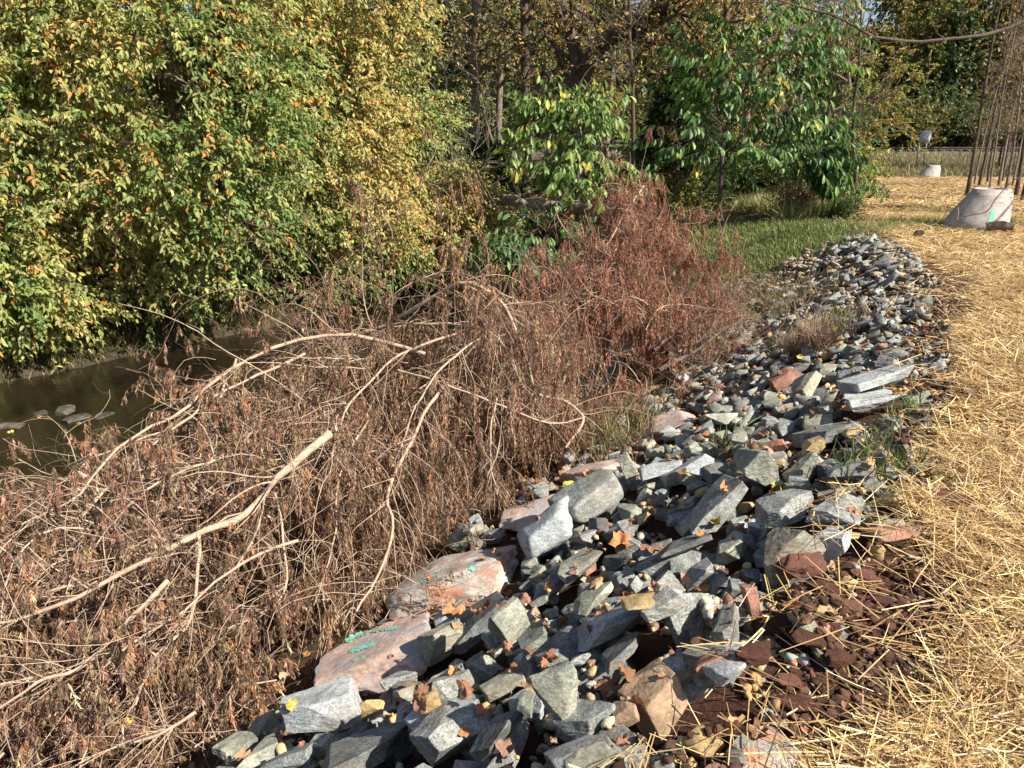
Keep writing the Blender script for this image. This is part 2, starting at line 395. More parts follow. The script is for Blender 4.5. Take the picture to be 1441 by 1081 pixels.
def poly_rock(seed, detail):
    g = np.random.default_rng(seed); bm = bmesh.new(); bmesh.ops.create_cube(bm, size=2)
    for k in range(int(g.integers(7, 11))):
        n = g.normal(0, 1, 3)
        if k < 5: n = np.roll(np.array([1., 0, 0]), k % 3) * g.choice([-1, 1]) + g.normal(0, .28, 3)
        n = Vector(n).normalized(); h = g.uniform(.62, .9) if k < 5 else g.uniform(.6, 1.0)
        r = bmesh.ops.bisect_plane(bm, geom=bm.verts[:] + bm.edges[:] + bm.faces[:], plane_co=n * h, plane_no=n, clear_outer=True)
        ed = [e_ for e_ in r['geom_cut'] if isinstance(e_, bmesh.types.BMEdge)]
        if ed: bmesh.ops.edgenet_fill(bm, edges=ed)
    bmesh.ops.remove_doubles(bm, verts=bm.verts[:], dist=.03)
    bmesh.ops.bevel(bm, geom=bm.edges[:], offset=.035 if detail else .03, segments=1, affect='EDGES', clamp_overlap=True)
    bmesh.ops.triangulate(bm, faces=bm.faces[:])
    for lim in ((1.0, .5, .26, .14, .085) if detail == 2 else (1.0, .5, .26) if detail == 1 else ()):
        ed = [e_ for e_ in bm.edges if e_.calc_length() > lim]
        if ed: bmesh.ops.subdivide_edges(bm, edges=ed, cuts=1); bmesh.ops.triangulate(bm, faces=bm.faces[:])
    bm.verts.ensure_lookup_table(); V = np.array([v.co[:] for v in bm.verts]); F = np.array([[v.index for v in f.verts] for f in bm.faces])
    bm.normal_update(); N_ = np.array([v.normal[:] for v in bm.verts]); bm.free()
    if detail:
        a_ = .05 * (fbm(V + seed * 1.7, 1.6, 3) - .5) + (.05 * (fbm(V * [1, 1, 2.5] + seed, 6, 3) - .5) if detail == 2 else 0)
        V = V + N_ * np.asarray(a_)[:, None]
    ext = V.max(0) - V.min(0); V = (V - (V.max(0) + V.min(0)) / 2) / ext
    return V, F
NPROTO = 34
PROTO = {}
def proto(i, sub, kind='ang'):
    key = (i, sub, kind)
    if key not in PROTO:
        if kind == 'ang': PROTO[key] = poly_rock(100 + i, {2: 0, 3: 1, 4: 2, 5: 2}[sub])
        elif kind == 'round': PROTO[key] = (rock_shape(300 + i, sub, 9, .95, .03), ICO[sub][1])
        elif kind == 'slab': PROTO[key] = (rock_shape(500 + i, sub, 10, .0, .06), ICO[sub][1])
    return PROTO[key]
MESH = {}
def rock_mesh(i, sub, kind, colr):
    key = (i, sub, kind, colr)
    if key not in MESH:
        MESH[key] = make_mesh('stone', *proto(i, sub, kind), None, ROCK[colr], True)
        if kind != 'round': MESH[key].set_sharp_from_angle(angle=math.radians(24))
    return MESH[key]
# height map for resting the stones on one another
HX0, HY0, HC = -3.2, .6, .02; HNX, HNY = 600, 860
hx = HX0 + (np.arange(HNX) + .5) * HC; hy = HY0 + (np.arange(HNY) + .5) * HC
HM = terrain(*np.meshgrid(hx, hy)); HM0 = HM.copy()
LOCK = np.zeros_like(HM, dtype=bool); OWN = np.full(HM.shape, -1)
def cells(P):
    i = ((P[:, 0] - HX0) / HC).astype(int); j = ((P[:, 1] - HY0) / HC).astype(int)
    return np.clip(i, 0, HNX - 1), np.clip(j, 0, HNY - 1)
def rot_mat(tilt_x, tilt_y, yaw, x, y):
    e = .15; nx_ = -(terrain(x + e, y, False) - terrain(x - e, y, False)) / (2 * e); ny_ = -(terrain(x, y + e, False) - terrain(x, y - e, False)) / (2 * e)
    up = Vector((float(nx_), float(ny_), 1)).normalized()
    q = Vector((0, 0, 1)).rotation_difference(up)
    return q.to_matrix() @ Matrix.Rotation(tilt_x, 3, 'X') @ Matrix.Rotation(tilt_y, 3, 'Y') @ Matrix.Rotation(yaw, 3, 'Z')
stones = []
SNAP = None
def drop(x, y, size, pi, kind, colr, R, q=.14, name='riprap_stone', label=None, lock=False, ref=None):
    big_ = max(size) > .16; P = proto(pi, 4 if big_ else 3, kind)[0] * np.array(size); Rm = np.array(R); P = P @ Rm.T; P = P + (x, y, 0)
    i, j = cells(P); lo = P[:, 2] < 0
    gap = P[lo, 2] - (HM if ref is None else ref)[j[lo], i[lo]]
    z = -np.quantile(gap, q)
    P[:, 2] += z
    np.maximum.at(HM, (j, i), P[:, 2])
    up = P[:, 2] >= HM[j, i] - .01
    OWN[j[up], i[up]] = len(stones)
    if lock:
        for a_ in (-1, 0, 1):
            for b_ in (-1, 0, 1): LOCK[np.clip(j + a_, 0, HNY - 1), np.clip(i + b_, 0, HNX - 1)] = True
    stones.append(dict(x=x, y=y, z=z, size=tuple(size), pi=pi, kind=kind, col=colr, R=R, name=name, label=label, n=len(np.unique(j * HNX + i))))
    return stones[-1]
def edge_x(y): k = knots(y); return float(k[6]), float(k[7])
def choose_col(x, y, g):
    T, R_ = edge_x(y)
    f = (x - T) / (R_ - T)
    w = dict(grey=.32, dark=.19, green=.18, pale=.07, tan=.07, ochre=.075, red=.05, brown=.05)
    if y > 11.5 and x < 5.0: w.update(tan=.3, ochre=.25, brown=.15, pale=.12, grey=.12, dark=.05)
    ks = list(w); p = np.array([w[k] for k in ks]); return ks[g.choice(len(ks), p=p / p.sum())]
def rand_stone(g, smin, smax, layer):
    for _ in range(30):
        y = 1.3 + (13.3 - 1.3) * g.random() ** 1.15; T, R_ = edge_x(y)
        ext_l = .25 if y < 8 else .15
        if y > 11: R_ -= .25 * (y - 11) * .35; T += .3 * (y - 11)
        x = g.uniform(T - ext_l, R_ + .12)
        if y > 12.2: x = g.uniform(T + (y - 12.2) * .35, R_)
        i = int((x - HX0) / HC); j = int((y - HY0) / HC)
        if not (0 <= i < HNX and 0 <= j < HNY) or LOCK[j, i]: continue
        s = smin * (smax / smin) ** (g.random() ** 1.3)
        if y > 12 and x < 5: s *= .6
        if x > R_ - .15: s *= .75
        c_ = choose_col(x, y, g)
        kind = 'round' if c_ in ('ochre',) and g.random() < .6 else 'ang'
        if c_ in ('ochre', 'red', 'brown'): s = min(s, .13) * .8
        asp = (1.15, g.uniform(.6, .95), g.uniform(.42, .85)) if kind == 'ang' else (1, .8, .65)
        if y > 5.5 and kind == 'ang': asp = (1.25, asp[1], asp[2] * .7)
        size = tuple(s * a_ for a_ in asp)
        if True:
            r = s * (.42 if layer == 2 else .36); i0, i1 = int((x - r - HX0) / HC), int((x + r - HX0) / HC); j0, j1 = int((y - r - HY0) / HC), int((y + r - HY0) / HC)
            if LOCK[max(j0, 0):j1 + 1, max(i0, 0):i1 + 1].any(): continue
            if (HM[j, i] - HM0[j, i]) > (.17 if layer == 2 else .08 if y > 11 else .07): continue
        return x, y, size, int(g.integers(0, NPROTO)), kind, c_, rot_mat(g.normal(0, .22), g.normal(0, .22), g.uniform(0, 6.28), x, y)
    return None
g = np.random.default_rng(21)
# big flat slabs at the toe, some with green marking paint (px, py, width px, height px, colour, z level, label)
def ray_hit(px, py, extra=0.0):
    HM = globals()['HM'] if SNAP is None else SNAP
    d = ray(px, py); t = 1.2
    for _ in range(4000):
        p = np.array([0, 0, CAM_Z]) + d * t
        i = int((p[0] - HX0) / HC); j = int((p[1] - HY0) / HC)
        h = HM[j, i] if (0 <= i < HNX and 0 <= j < HNY) else terrain(p[0], p[1])
        if p[2] < h + extra: return p, t
        t += .012
    return p, t
def place_px(px, py, w, h, colr, label, pi, kind='ang', yaw=0.0, tilt=(0, 0), name='riprap_stone', flat=None, q=.2, extra=.0, deep=.72):
    p, t = ray_hit(px, py + h * .2, extra); wm = w * t / F_PX; hm = h * t / F_PX
    dd = nrm(ray(px, py)); a = math.asin(-dd[2]); dep = wm * deep
    hz = (hm - dep * math.sin(a)) / math.cos(a); hz = max(hz, .24 * wm)
    if flat: hz = flat * wm
    az = math.atan2(-p[0], p[1])
    R = rot_mat(tilt[0], tilt[1], 0, p[0], p[1]) @ Matrix.Rotation(az * .0 + yaw, 3, 'Z')
    return drop(p[0], p[1], (wm, dep, hz), pi, kind, colr, R, q, name, label, lock=True, ref=SNAP)
slabs = [
    (530, 915, 170, 105, 'pink', 'low pinkish slab with green painted curves, half under the dead branches', 3, .12),
    (635, 815, 190, 72, 'spotted', 'broad mottled slab with green paint dabs, below the hanging dead fronds', 5, -.15),
    (765, 712, 130, 85, 'pink', 'smooth salmon pink slab behind the two rounded boulders', 7, .1),
    (848, 662, 110, 45, 'pink', 'pink and white slab left of the upright stone splinter', 9, .3),
    (935, 598, 95, 42, 'pink', 'pink slab at the toe beside the green weeds', 11, -.2),
    (915, 548, 45, 28, 'brown', 'orange brown flat stone under the red dead conifer', 13, .2),
]
slab_st = [place_px(px, py, w, h, cl, lb, pi, 'slab', yaw, (0, 0), 'boulder_slab', flat=.28, q=.5, extra=.0, deep=.9) for px, py, w, h, cl, lb, pi, yaw in slabs]
for _ in range(1500):
    r = rand_stone(g, .09, .22, 1)
    if r: drop(*r, q=.28)
LM = [
    (1105, 775, 98, 98, 'tan', 'largest blocky olive-grey boulder, flat sunlit top, at the straw edge', 1, 'ang', .3, 'the blocky olive boulder'),
    (828, 717, 108, 74, 'grey', 'rounded speckled grey boulder resting on the salmon pink slab', 2, 'round', .5, 'the speckled round boulder'),
    (774, 764, 112, 66, 'pale', 'smooth pale bluish white boulder in front of the speckled round boulder', 4, 'round', .1, 'the pale bluish boulder'),
    (1178, 722, 112, 74, 'grey', 'wide faceted grey stone just behind the blocky olive boulder', 8, 'ang', 1.0, 'the wide faceted stone'),
    (1264, 706, 76, 40, 'ochre', 'ochre yellow angular block beside the dark clod of soil', 10, 'ang', .2, 'the ochre block'),
    (1246, 762, 66, 36, 'red', 'brick red stone half buried in straw, right of the blocky olive boulder', 12, 'round', .2, None),
    (1172, 786, 52, 52, 'pale', 'small pale grey stone tucked against the right of the blocky olive boulder', 14, 'ang', .9, None),
    (1098, 703, 98, 58, 'grey', 'long blue-grey stone sloping down behind the blocky olive boulder', 16, 'ang', .5, None),
    (1055, 692, 62, 62, 'green', 'upright green-grey stone left of the long sloping one', 18, 'ang', 1.7, None),
    (926, 1000, 92, 100, 'brown', 'tan brown split stone with a ridge down its face, bottom of the slope', 20, 'ang', .6, 'the brown split stone'),
    (640, 1025, 110, 92, 'grey', 'large grey stone with pale upper face beside the round golden cobble', 22, 'ang', .8, 'the large pale-faced grey stone'),
    (783, 985, 64, 80, 'green', 'light grey-green block with a crack, between orange pebbles', 24, 'ang', .2, 'the cracked grey-green block'),
    (510, 1045, 165, 90, 'dark', 'long dark grey slab-like stone at the bottom edge', 26, 'ang', .5, 'the long dark stone'),
    (455, 1000, 125, 84, 'pale', 'pale blue-grey boulder at lower left next to the dead branches', 28, 'ang', .3, 'the pale lower left boulder'),
    (403, 1068, 84, 44, 'grey', 'mottled grey stone below the pale lower left boulder', 30, 'ang', .1, None),
    (627, 924, 68, 62, 'green', 'pyramid shaped grey stone with a sharp peak', 32, 'ang', .3, 'the pyramid stone'),
    (640, 962, 62, 50, 'grey', 'squat grey stone in front of the pyramid stone', 33, 'ang', 1.3, None),
    (684, 944, 42, 46, 'green', 'small pointed stone to the right of the pyramid stone', 6, 'ang', .3, None),
    (712, 968, 66, 44, 'tan', 'low rounded tan-grey stone between the pyramid stone and the cracked block', 15, 'ang', .4, None),
    (825, 1062, 120, 56, 'grey', 'broad grey stone cut by the bottom edge, under the orange pebbles', 17, 'ang', .4, 'the broad bottom stone'),
    (700, 1035, 80, 60, 'dark', 'dark stone leaning on the large pale-faced grey stone', 19, 'ang', 1.0, None),
    (604, 990, 36, 38, 'ochre', 'round golden cobble standing above the large pale-faced grey stone', 1, 'round', 0, 'the golden cobble'),
    (745, 977, 20, 22, 'ochre', 'small round orange cobble left of the cracked grey-green block', 3, 'round', 0, None),
    (1130, 546, 52, 36, 'tan', 'pale yellowish block beside the red-brown block', 21, 'ang', .7, 'the pale yellowish block'),
    (1104, 530, 46, 32, 'red', 'red-brown block at the far end of the coarse riprap', 23, 'ang', .2, 'the red-brown block'),
    (1055, 845, 30, 46, 'red', 'upright slice of red stone below the blocky olive boulder', 25, 'ang', 1.5, None),
    (1066, 1056, 130, 60, 'spotted', 'flat grey slab with pink blotches in the soil at the bottom', 27, 'ang', .4, 'the pink-blotched slab'),
    (1022, 985, 90, 60, 'pale', 'speckled pale stone sunk in soil, right of the brown split stone', 29, 'ang', .8, None),
    (992, 1003, 54, 36, 'red', 'dull red block lying on the soil beside the brown split stone', 31, 'ang', .1, None),
    (1000, 748, 118, 44, 'grey', 'long low grey stone left of the green-grey upright one', 2, 'ang', .2, None),
    (955, 772, 96, 38, 'dark', 'flat dark slab pointing down the slope right of the pale bluish boulder', 5, 'ang', .3, None),
    (862, 880, 165, 42, 'pale', 'long thin pale slab lying across the middle of the slope', 7, 'ang', .35, 'the long thin pale slab'),
    (905, 868, 62, 32, 'ochre', 'smooth ochre stone at the right end of the long thin pale slab', 5, 'round', .1, None),
    (832, 840, 62, 40, 'green', 'light grey-green stone above the long thin pale slab', 9, 'ang', .9, None),
    (812, 812, 70, 42, 'green', 'sloping grey block just below the pale bluish boulder', 11, 'ang', .6, None),
    (985, 805, 70, 46, 'grey', 'angular grey stone in front of the flat dark slab', 13, 'ang', 1.4, None),
    (670, 885, 120, 46, 'dark', 'long dark grey stone beside the orange dead leaves of the mottled slab', 16, 'ang', .3, None),
    (716, 880, 56, 62, 'green', 'tall grey stone standing on the long dark grey stone', 18, 'ang', .7, None),
    (755, 905, 46, 46, 'green', 'small upright grey stone left of the long thin pale slab', 20, 'ang', .2, None),
    (792, 945, 90, 60, 'dark', 'dark sloping slab above the cracked grey-green block', 22, 'ang', .5, None),
    (822, 925, 66, 46, 'grey', 'grey stone with a lit left face between pale slab and orange pebbles', 24, 'ang', 1.1, None),
    (872, 925, 76, 46, 'dark', 'dark rough stone among the orange pebbles', 26, 'ang', .4, None),
    (930, 905, 60, 42, 'grey', 'grey stone right of the dark rough stone', 28, 'ang', .4, None),
    (1190, 660, 66, 42, 'grey', 'smooth grey stone behind the wide faceted stone', 30, 'ang', .1, None),
    (1132, 668, 60, 40, 'green', 'green-grey stone with a yellow leaf beside it', 32, 'ang', .1, None),
    (1165, 612, 100, 36, 'dark', 'wide dark stone in the middle distance of the slope', 33, 'ang', .2, None),
    (975, 665, 100, 52, 'pale', 'pale topped grey stone at the left side of the slope', 6, 'ang', .3, 'the pale topped stone'),
    (1218, 582, 100, 36, 'pale', 'light grey flat stone near the tuft of small weeds', 12, 'ang', .2, None),
    (1232, 535, 100, 30, 'pale', 'flat pale grey stone farthest along the coarse riprap', 14, 'ang', .1, None),
    (1140, 640, 36, 26, 'ochre', 'small golden lump between grey stones in the middle distance', 16, 'ang', 0, None),
    (1199, 607, 30, 24, 'ochre', 'tan lump of stone next to the wide dark stone', 12, 'round', 0, None),
    (1172, 576, 18, 18, 'ochre', 'small round orange cobble on top of grey stones', 14, 'round', 0, None),
    (883, 680, 20, 46, 'green', 'thin upright stone splinter beside the speckled round boulder', 17, 'ang', 0, 'the stone splinter'),
    (930, 655, 62, 32, 'pale', 'small rounded pale stone by the stone splinter', 7, 'round', 0, None),
]
land = []; SNAP = HM.copy()
for px, py, w, h, cl, lb, pi, kd, yaw, nm in LM:
    s = place_px(px, py, w * (1.0 if w < 90 else .86), h, cl, lb, pi, kd, yaw if yaw < 1 else yaw, (g.normal(0, .12), g.normal(0, .12)), q=.22, flat=.62 if kd == 'round' and w > 90 else .7 if px == 1105 else None)
    s['lm'] = nm; s['px'] = (px, py)
    if nm: land.append(s)
SNAP = None
for _ in range(900):
    r = rand_stone(g, .06, .17, 2)
    if r: drop(*r, q=.3)
# what is seen of each stone -> 300 as things, the rest as one mesh
own_ids, own_n = np.unique(OWN[OWN >= 0], return_counts=True); vis = dict(zip(own_ids.tolist(), own_n.tolist()))
def inview(x, y, z):
    d = Vector((x, y, z - CAM_Z)); yy = d.y * math.cos(PITCH) - d.z * math.sin(PITCH); zz = d.y * math.sin(PITCH) + d.z * math.cos(PITCH)
    if yy < .3: return False
    return abs(d.x / yy) < 720.5 / F_PX + .05 and abs(zz / yy) < 540.5 / F_PX + .05
sc = []
for k, s in enumerate(stones):
    if s['label']: sc.append((1e9, k)); continue
    v = vis.get(k, 0) * HC * HC; dd = math.hypot(s['y'], s['x'])
    if v <= .0008 or not inview(s['x'], s['y'], s['z']): sc.append((0 if v > 0 else -1, k)); continue
    sc.append((v / dd ** 2.6, k))
sc.sort(reverse=True)
chosen = [k for v, k in sc[:296] if v > 0]; rest = [k for v, k in sc[296:] if v >= 0]
CN = dict(wet='wet', grey='blue-grey', dark='dark grey', green='green-grey', pale='pale grey', tan='olive-tan', ochre='ochre', red='brick red', brown='brown', pink='pink', spotted='spotted')
def size_word(s): m_ = max(s['size']); return 'large' if m_ > .24 else 'medium' if m_ > .17 else 'small' if m_ > .115 else 'very small'
ORD = ['nearest', 'second', 'third', 'fourth', 'fifth', 'sixth', 'seventh', 'eighth', 'ninth', 'tenth', 'eleventh', 'twelfth', 'thirteenth', 'fourteenth', 'fifteenth', 'sixteenth', 'seventeenth', 'eighteenth', 'nineteenth', 'twentieth']
groups = {}
for k in chosen:
    s = stones[k]
    if s['label']: continue
    near = min(land, key=lambda l: (l['x'] - s['x']) ** 2 + (l['y'] - s['y']) ** 2)
    dx, dy = s['x'] - near['x'], s['y'] - near['y']
    side = ('right of' if dx > 0 else 'left of') if abs(dx) > abs(dy) else ('behind' if dy > 0 else 'in front of')
    groups.setdefault((size_word(s), CN[s['col']], side, near['lm']), []).append((dx * dx + dy * dy, k))
for (sz, cn, side, lm), lst in groups.items():
    lst.sort()
    for r_, (_, k) in enumerate(lst):
        o_ = (ORD[r_] + ' ') if len(lst) > 1 and r_ < len(ORD) else ''
        stones[k]['label'] = f'{o_}{sz} {cn} stone {side} {lm}'
        stones[k]['grp'] = 'angular riprap stones on the bank'
for k in chosen:
    s = stones[k]
    big = max(s['size']) / max(s['y'], 1) > .05
    sub = 5 if (s.get('px') and big) or s['name'] == 'boulder_slab' else 4
    o = bpy.data.objects.new(s['name'], rock_mesh(s['pi'], sub, s['kind'], s['col'])); COL.objects.link(o)
    Mx = Matrix.Translation((s['x'], s['y'], s['z'])) @ s['R'].to_4x4() @ Matrix.Diagonal((*s['size'], 1))
    o.matrix_world = Mx; s['obj'] = o
    setp(o, s['label'], 'boulder' if s['name'] == 'boulder_slab' else 'stone', 'angular riprap stones on the bank' if s['name'] == 'riprap_stone' else 'large flat slabs at the toe of the bank')
byc = {}
for k in rest: byc.setdefault(stones[k]['col'], []).append(k)
mb = MB(); mi = []; mats = list(ROCK.values()); keys = list(ROCK)
Vs = []; Fs = []; idx = []; off = 0
for k in rest:
    s = stones[k]; P, f = proto(s['pi'], 3 if s['y'] < 5 else 2, s['kind']); P = (P * np.array(s['size'])) @ np.array(s['R']).T + (s['x'], s['y'], s['z'])
    Vs.append(P); Fs.append(f + off); off += len(P); idx += [keys.index(s['col'])] * len(f)
me = make_mesh('riprap', np.concatenate(Vs), np.concatenate(Fs), None, mats, False); me.polygons.foreach_set('material_index', np.array(idx, dtype=np.int32))
setp(add('riprap_bed', me), 'smaller broken stones packed between and under the larger riprap', 'riprap', kind='stuff')
# green paint on the slabs: thin raised strokes following the top of the stone
m, nt, b = mat('green_marking_paint'); n = noise_node(nt, 60, 6, .7); r = ramp(nt, n.outputs[0], [(.35, (.13, .36, .27)), (.6, (.20, .60, .45))]); link(nt, r.outputs[0], b.inputs['Base Color']); b.inputs['Roughness'].default_value = .8; M_paint = m
def surf_z(st, x, y):
    P = (proto(st['pi'], 5, st['kind'])[0] * np.array(st['size'])) @ np.array(st['R']).T + (st['x'], st['y'], st['z'])
    zt = []
    for a_, b_ in zip(np.atleast_1d(x), np.atleast_1d(y)):
        d2 = (P[:, 0] - a_) ** 2 + (P[:, 1] - b_) ** 2; near = np.argsort(d2)[:60]; near = near[P[near, 2] > st['z'] - .02]
        w = 1 / (d2[near] + 2e-4); zt.append((P[near, 2] * w).sum() / w.sum() if len(near) else st['z'])
    return np.array(zt)
def paint_strokes(st, strokes):
    mb = MB(); gg = np.random.default_rng(5)
    for pts, wd in strokes:
        W_ = []
        for px, py in pts:
            d = ray(px, py); zz = st['z'] + st['size'][2] * .3; t = (zz - CAM_Z) / d[2]; W_.append(d[:2] * t)
        W_ = np.array(W_); n = 90; t = np.linspace(0, len(W_) - 1, n); X = np.interp(t, np.arange(len(W_)), W_[:, 0]); Y = np.interp(t, np.arange(len(W_)), W_[:, 1])
        T = nrm(np.stack([np.gradient(X), np.gradient(Y)], -1)); Nn = np.stack([-T[:, 1], T[:, 0]], -1)
        hw = wd * .62 * (.75 + .5 * fbm(np.stack([t * 3, t * 0, t * 0], -1), 1, 2)) * np.minimum(1, np.minimum(np.arange(n), n - 1 - np.arange(n)) / 6 + .3)
        rows = []
        for o_ in np.linspace(-1, 1, 9):
            xx, yy = X + Nn[:, 0] * hw * o_, Y + Nn[:, 1] * hw * o_
            rows.append(np.stack([xx, yy, surf_z(st, xx, yy) + .006], -1))
        V = np.stack(rows, 1).reshape(-1, 3); i = (np.arange(n - 1)[:, None] * 9 + np.arange(8)[None]).ravel(); i = i[fbm(V[i], 130, 2) + .22 * np.abs((i % 9) / 4 - 1) ** 2 < .70]
        mb.add(V, np.stack([i, i + 1, i + 10, i + 9], -1))
    me = mb.mesh('paint_mark', M_paint, cols=False)
    o = add('paint_mark', me); o.parent = st['obj']; o.matrix_parent_inverse = st['obj'].matrix_world.inverted()
paint_strokes(slab_st[0], [([(488, 893), (500, 884), (520, 881), (545, 886), (560, 895)], .06), ([(492, 912), (510, 914), (528, 912)], .05), ([(497, 936), (515, 932)], .02), ([(506, 946), (530, 942)], .02), ([(563, 926), (573, 927)], .025)])
paint_strokes(slab_st[1], [([(592, 818), (608, 814), (618, 816)], .045), ([(596, 833), (612, 830)], .045), ([(660, 818), (676, 814)], .045)])

# ------------------------------------------------------------------ pebbles, clods, fallen leaves on and around the stones
def scatter_lumps(name, N, region, srange, pal, wts, sub, label, cat, matr, g, sq=.7, lift=.25, ang=False):
    V0s = [rock_shape(900 + k, sub, 8, 0 if ang else .9, .22 if ang else .06) for k in range(6)]; Fo = ICO[sub][1]
    P, s_ = region(g, N, srange); n = len(P); col = palette(n, pal, wts, .2, g)
    which = g.integers(0, 6, n); ax = g.uniform(0, 6.28, n); V = []; F = []; C = []
    for k in range(6):
        I = np.where(which == k)[0]; v = V0s[k][None] * (s_[I][:, None, None] * np.array([1, .8, sq])[None, None])
        c_, s2 = np.cos(ax[I])[:, None], np.sin(ax[I])[:, None]
        tl = g.normal(0, .3, len(I))[:, None]; z_ = v[..., 2] + v[..., 0] * tl
        X = v[..., 0] * c_ - v[..., 1] * s2; Yy = v[..., 0] * s2 + v[..., 1] * c_
        v = np.stack([X, Yy, z_], -1) + P[I][:, None] + np.array([0, 0, 1]) * (s_[I] * lift)[:, None, None]
        nv = v.shape[1]; base = sum(len(a) for a in V); F.append((Fo[None] + (np.arange(len(I)) * nv)[:, None, None]).reshape(-1, 3) + base)
        V.append(v.reshape(-1, 3)); C.append(np.repeat(col[I], nv, 0))
    return setp(add(name, make_mesh(name, np.concatenate(V), np.concatenate(F), np.concatenate(C), matr, not ang)), label, cat, kind='stuff')
m, nt, b = mat('pebble'); a = nt.nodes.new('ShaderNodeAttribute'); a.attribute_name = 'Col'; gg_ = nt.nodes.new('ShaderNodeNewGeometry')
n = noise_node(nt, 90, 6, .7, vec=gg_.outputs['Position']); r = ramp(nt, n.outputs[0], [(.3, (.6, .6, .6)), (.7, (1.3, 1.3, 1.3))])
link(nt, mixc(nt, a.outputs['Color'], r.outputs[0], .8), b.inputs['Base Color']); b.inputs['Roughness'].default_value = .7; bump(nt, b, n.outputs[0], .5, .01); M_peb = m
m, nt, b = mat('clod'); a = nt.nodes.new('ShaderNodeAttribute'); a.attribute_name = 'Col'; gg_ = nt.nodes.new('ShaderNodeNewGeometry')
n = noise_node(nt, 70, 8, .8, vec=gg_.outputs['Position']); r = ramp(nt, n.outputs[0], [(.3, (.45, .45, .45)), (.7, (1.4, 1.4, 1.4))])
link(nt, mixc(nt, a.outputs['Color'], r.outputs[0], .9), b.inputs['Base Color']); b.inputs['Roughness'].default_value = .95; b.inputs['Specular IOR Level'].default_value = .1; bump(nt, b, n.outputs[0], 1, .03); M_clod = m
def reg_riprap(g, N, sr):
    y = 1.3 + 13.5 * g.random(N * 3) ** 1.3; T = np.interp(y, ST[:, 0], ST[:, 7]); R_ = np.interp(y, ST[:, 0], ST[:, 8]); x = g.uniform(T - .3, R_ + .1)
    # denser patch of gravel in the middle foreground
    k = N // 2; c_ = np.array([ray_hit(890, 930)[0][:2], ray_hit(850, 1000)[0][:2], ray_hit(950, 880)[0][:2], ray_hit(800, 900)[0][:2]])
    w = g.integers(0, 4, k); x[:k] = c_[w, 0] + g.normal(0, .17, k); y[:k] = c_[w, 1] + g.normal(0, .17, k)
    i = ((x - HX0) / HC).astype(int); j = ((y - HY0) / HC).astype(int); ok = (i > 0) & (i < HNX) & (j > 0) & (j < HNY); i, j, x, y = i[ok], j[ok], x[ok], y[ok]
    dep = HM[j, i] - HM0[j, i]; loc = HM[j, i]
    mx = HM[np.clip(j + 4, 0, HNY - 1), i] + HM[np.clip(j - 4, 0, HNY - 1), i] + HM[j, np.clip(i + 4, 0, HNX - 1)] + HM[j, np.clip(i - 4, 0, HNX - 1)]
    low = (loc < mx / 4 - .004) & (~LOCK[j, i]); I = np.where(low)[0][:N]
    I = np.where(low)[0]; g.shuffle(I); I = I[:N]
    s_ = sr[0] * (sr[1] / sr[0]) ** (g.random(len(I)) ** 1.6)
    return np.stack([x[I], y[I], loc[I]], -1), s_
scatter_lumps('gravel', 5200, reg_riprap, (.016, .058), [(.52, .36, .17), (.46, .27, .11), (.38, .24, .15), (.55, .46, .32), (.3, .3, .29), (.28, .13, .09)], [5, 4, 2, 3, 3, 2], 2, 'tan and orange pebbles filling the gaps between the riprap', 'gravel', M_peb, np.random.default_rng(5))
def reg_up(g, N, sr):
    y = g.uniform(11.9, 13.5, N); T = np.interp(y, ST[:, 0], ST[:, 7]); x = T - 1.1 + g.random(N) ** .8 * (2.6)
    i = np.clip(((x - HX0) / HC).astype(int), 0, HNX - 1); j = np.clip(((y - HY0) / HC).astype(int), 0, HNY - 1)
    return np.stack([x, y, HM[j, i]], -1), sr[0] * (sr[1] / sr[0]) ** (g.random(N) ** 1.5)
scatter_lumps('gravel_bar', 3600, reg_up, (.03, .13), [(.38, .28, .17), (.30, .22, .15), (.46, .38, .27), (.24, .24, .23), (.34, .33, .31), (.24, .13, .09)], [5, 4, 3, 3, 2, 2], 2, 'tan broken gravel spread at the upstream end of the riprap', 'gravel', M_peb, np.random.default_rng(15), .5, .1, True)
def reg_soil(g, N, sr):
    y = 1.3 + 8 * g.random(N) ** 1.5; R_ = np.interp(y, ST[:, 0], ST[:, 8]); x = R_ + g.normal(.22, .22, N) + .25 * np.exp(-((y - 2.3) / .7) ** 2) * g.random(N)
    i = np.clip(((x - HX0) / HC).astype(int), 0, HNX - 1); j = np.clip(((y - HY0) / HC).astype(int), 0, HNY - 1)
    ok = ~LOCK[j, i]; x, y, i, j = x[ok], y[ok], i[ok], j[ok]
    return np.stack([x, y, HM[j, i]], -1), sr[0] * (sr[1] / sr[0]) ** (g.random(len(x)) ** 1.8)
scatter_lumps('soil_clods', 16000, reg_soil, (.006, .05), [(.15, .082, .057), (.20, .11, .078), (.11, .062, .044), (.29, .16, .12)], [5, 4, 3, 1.4], 2, 'crumbly red-brown soil clods along the straw edge', 'soil', M_clod, np.random.default_rng(6), .7, .1, True)
def clod(px, py, w, label):
    p, t = ray_hit(px, py); s = w * t / F_PX; gq = np.random.default_rng(px)
    V = rock_shape(px, 4, 9, .0, .12) * np.array([s, s * .7, s * .4]) + p + (0, 0, s * .12)
    o = add('soil_clod', make_mesh('soil_clod', V, ICO[4][1], np.tile((.15 + .12 * (px % 3 == 0), .07 + .06 * (px % 3 == 0), .05 + .045 * (px % 3 == 0)), (len(V), 1)), M_clod, True)); setp(o, label, 'clod of soil', 'big clods of soil')
clod(1330, 712, 85, 'dark red clod of soil right of the ochre block'); 
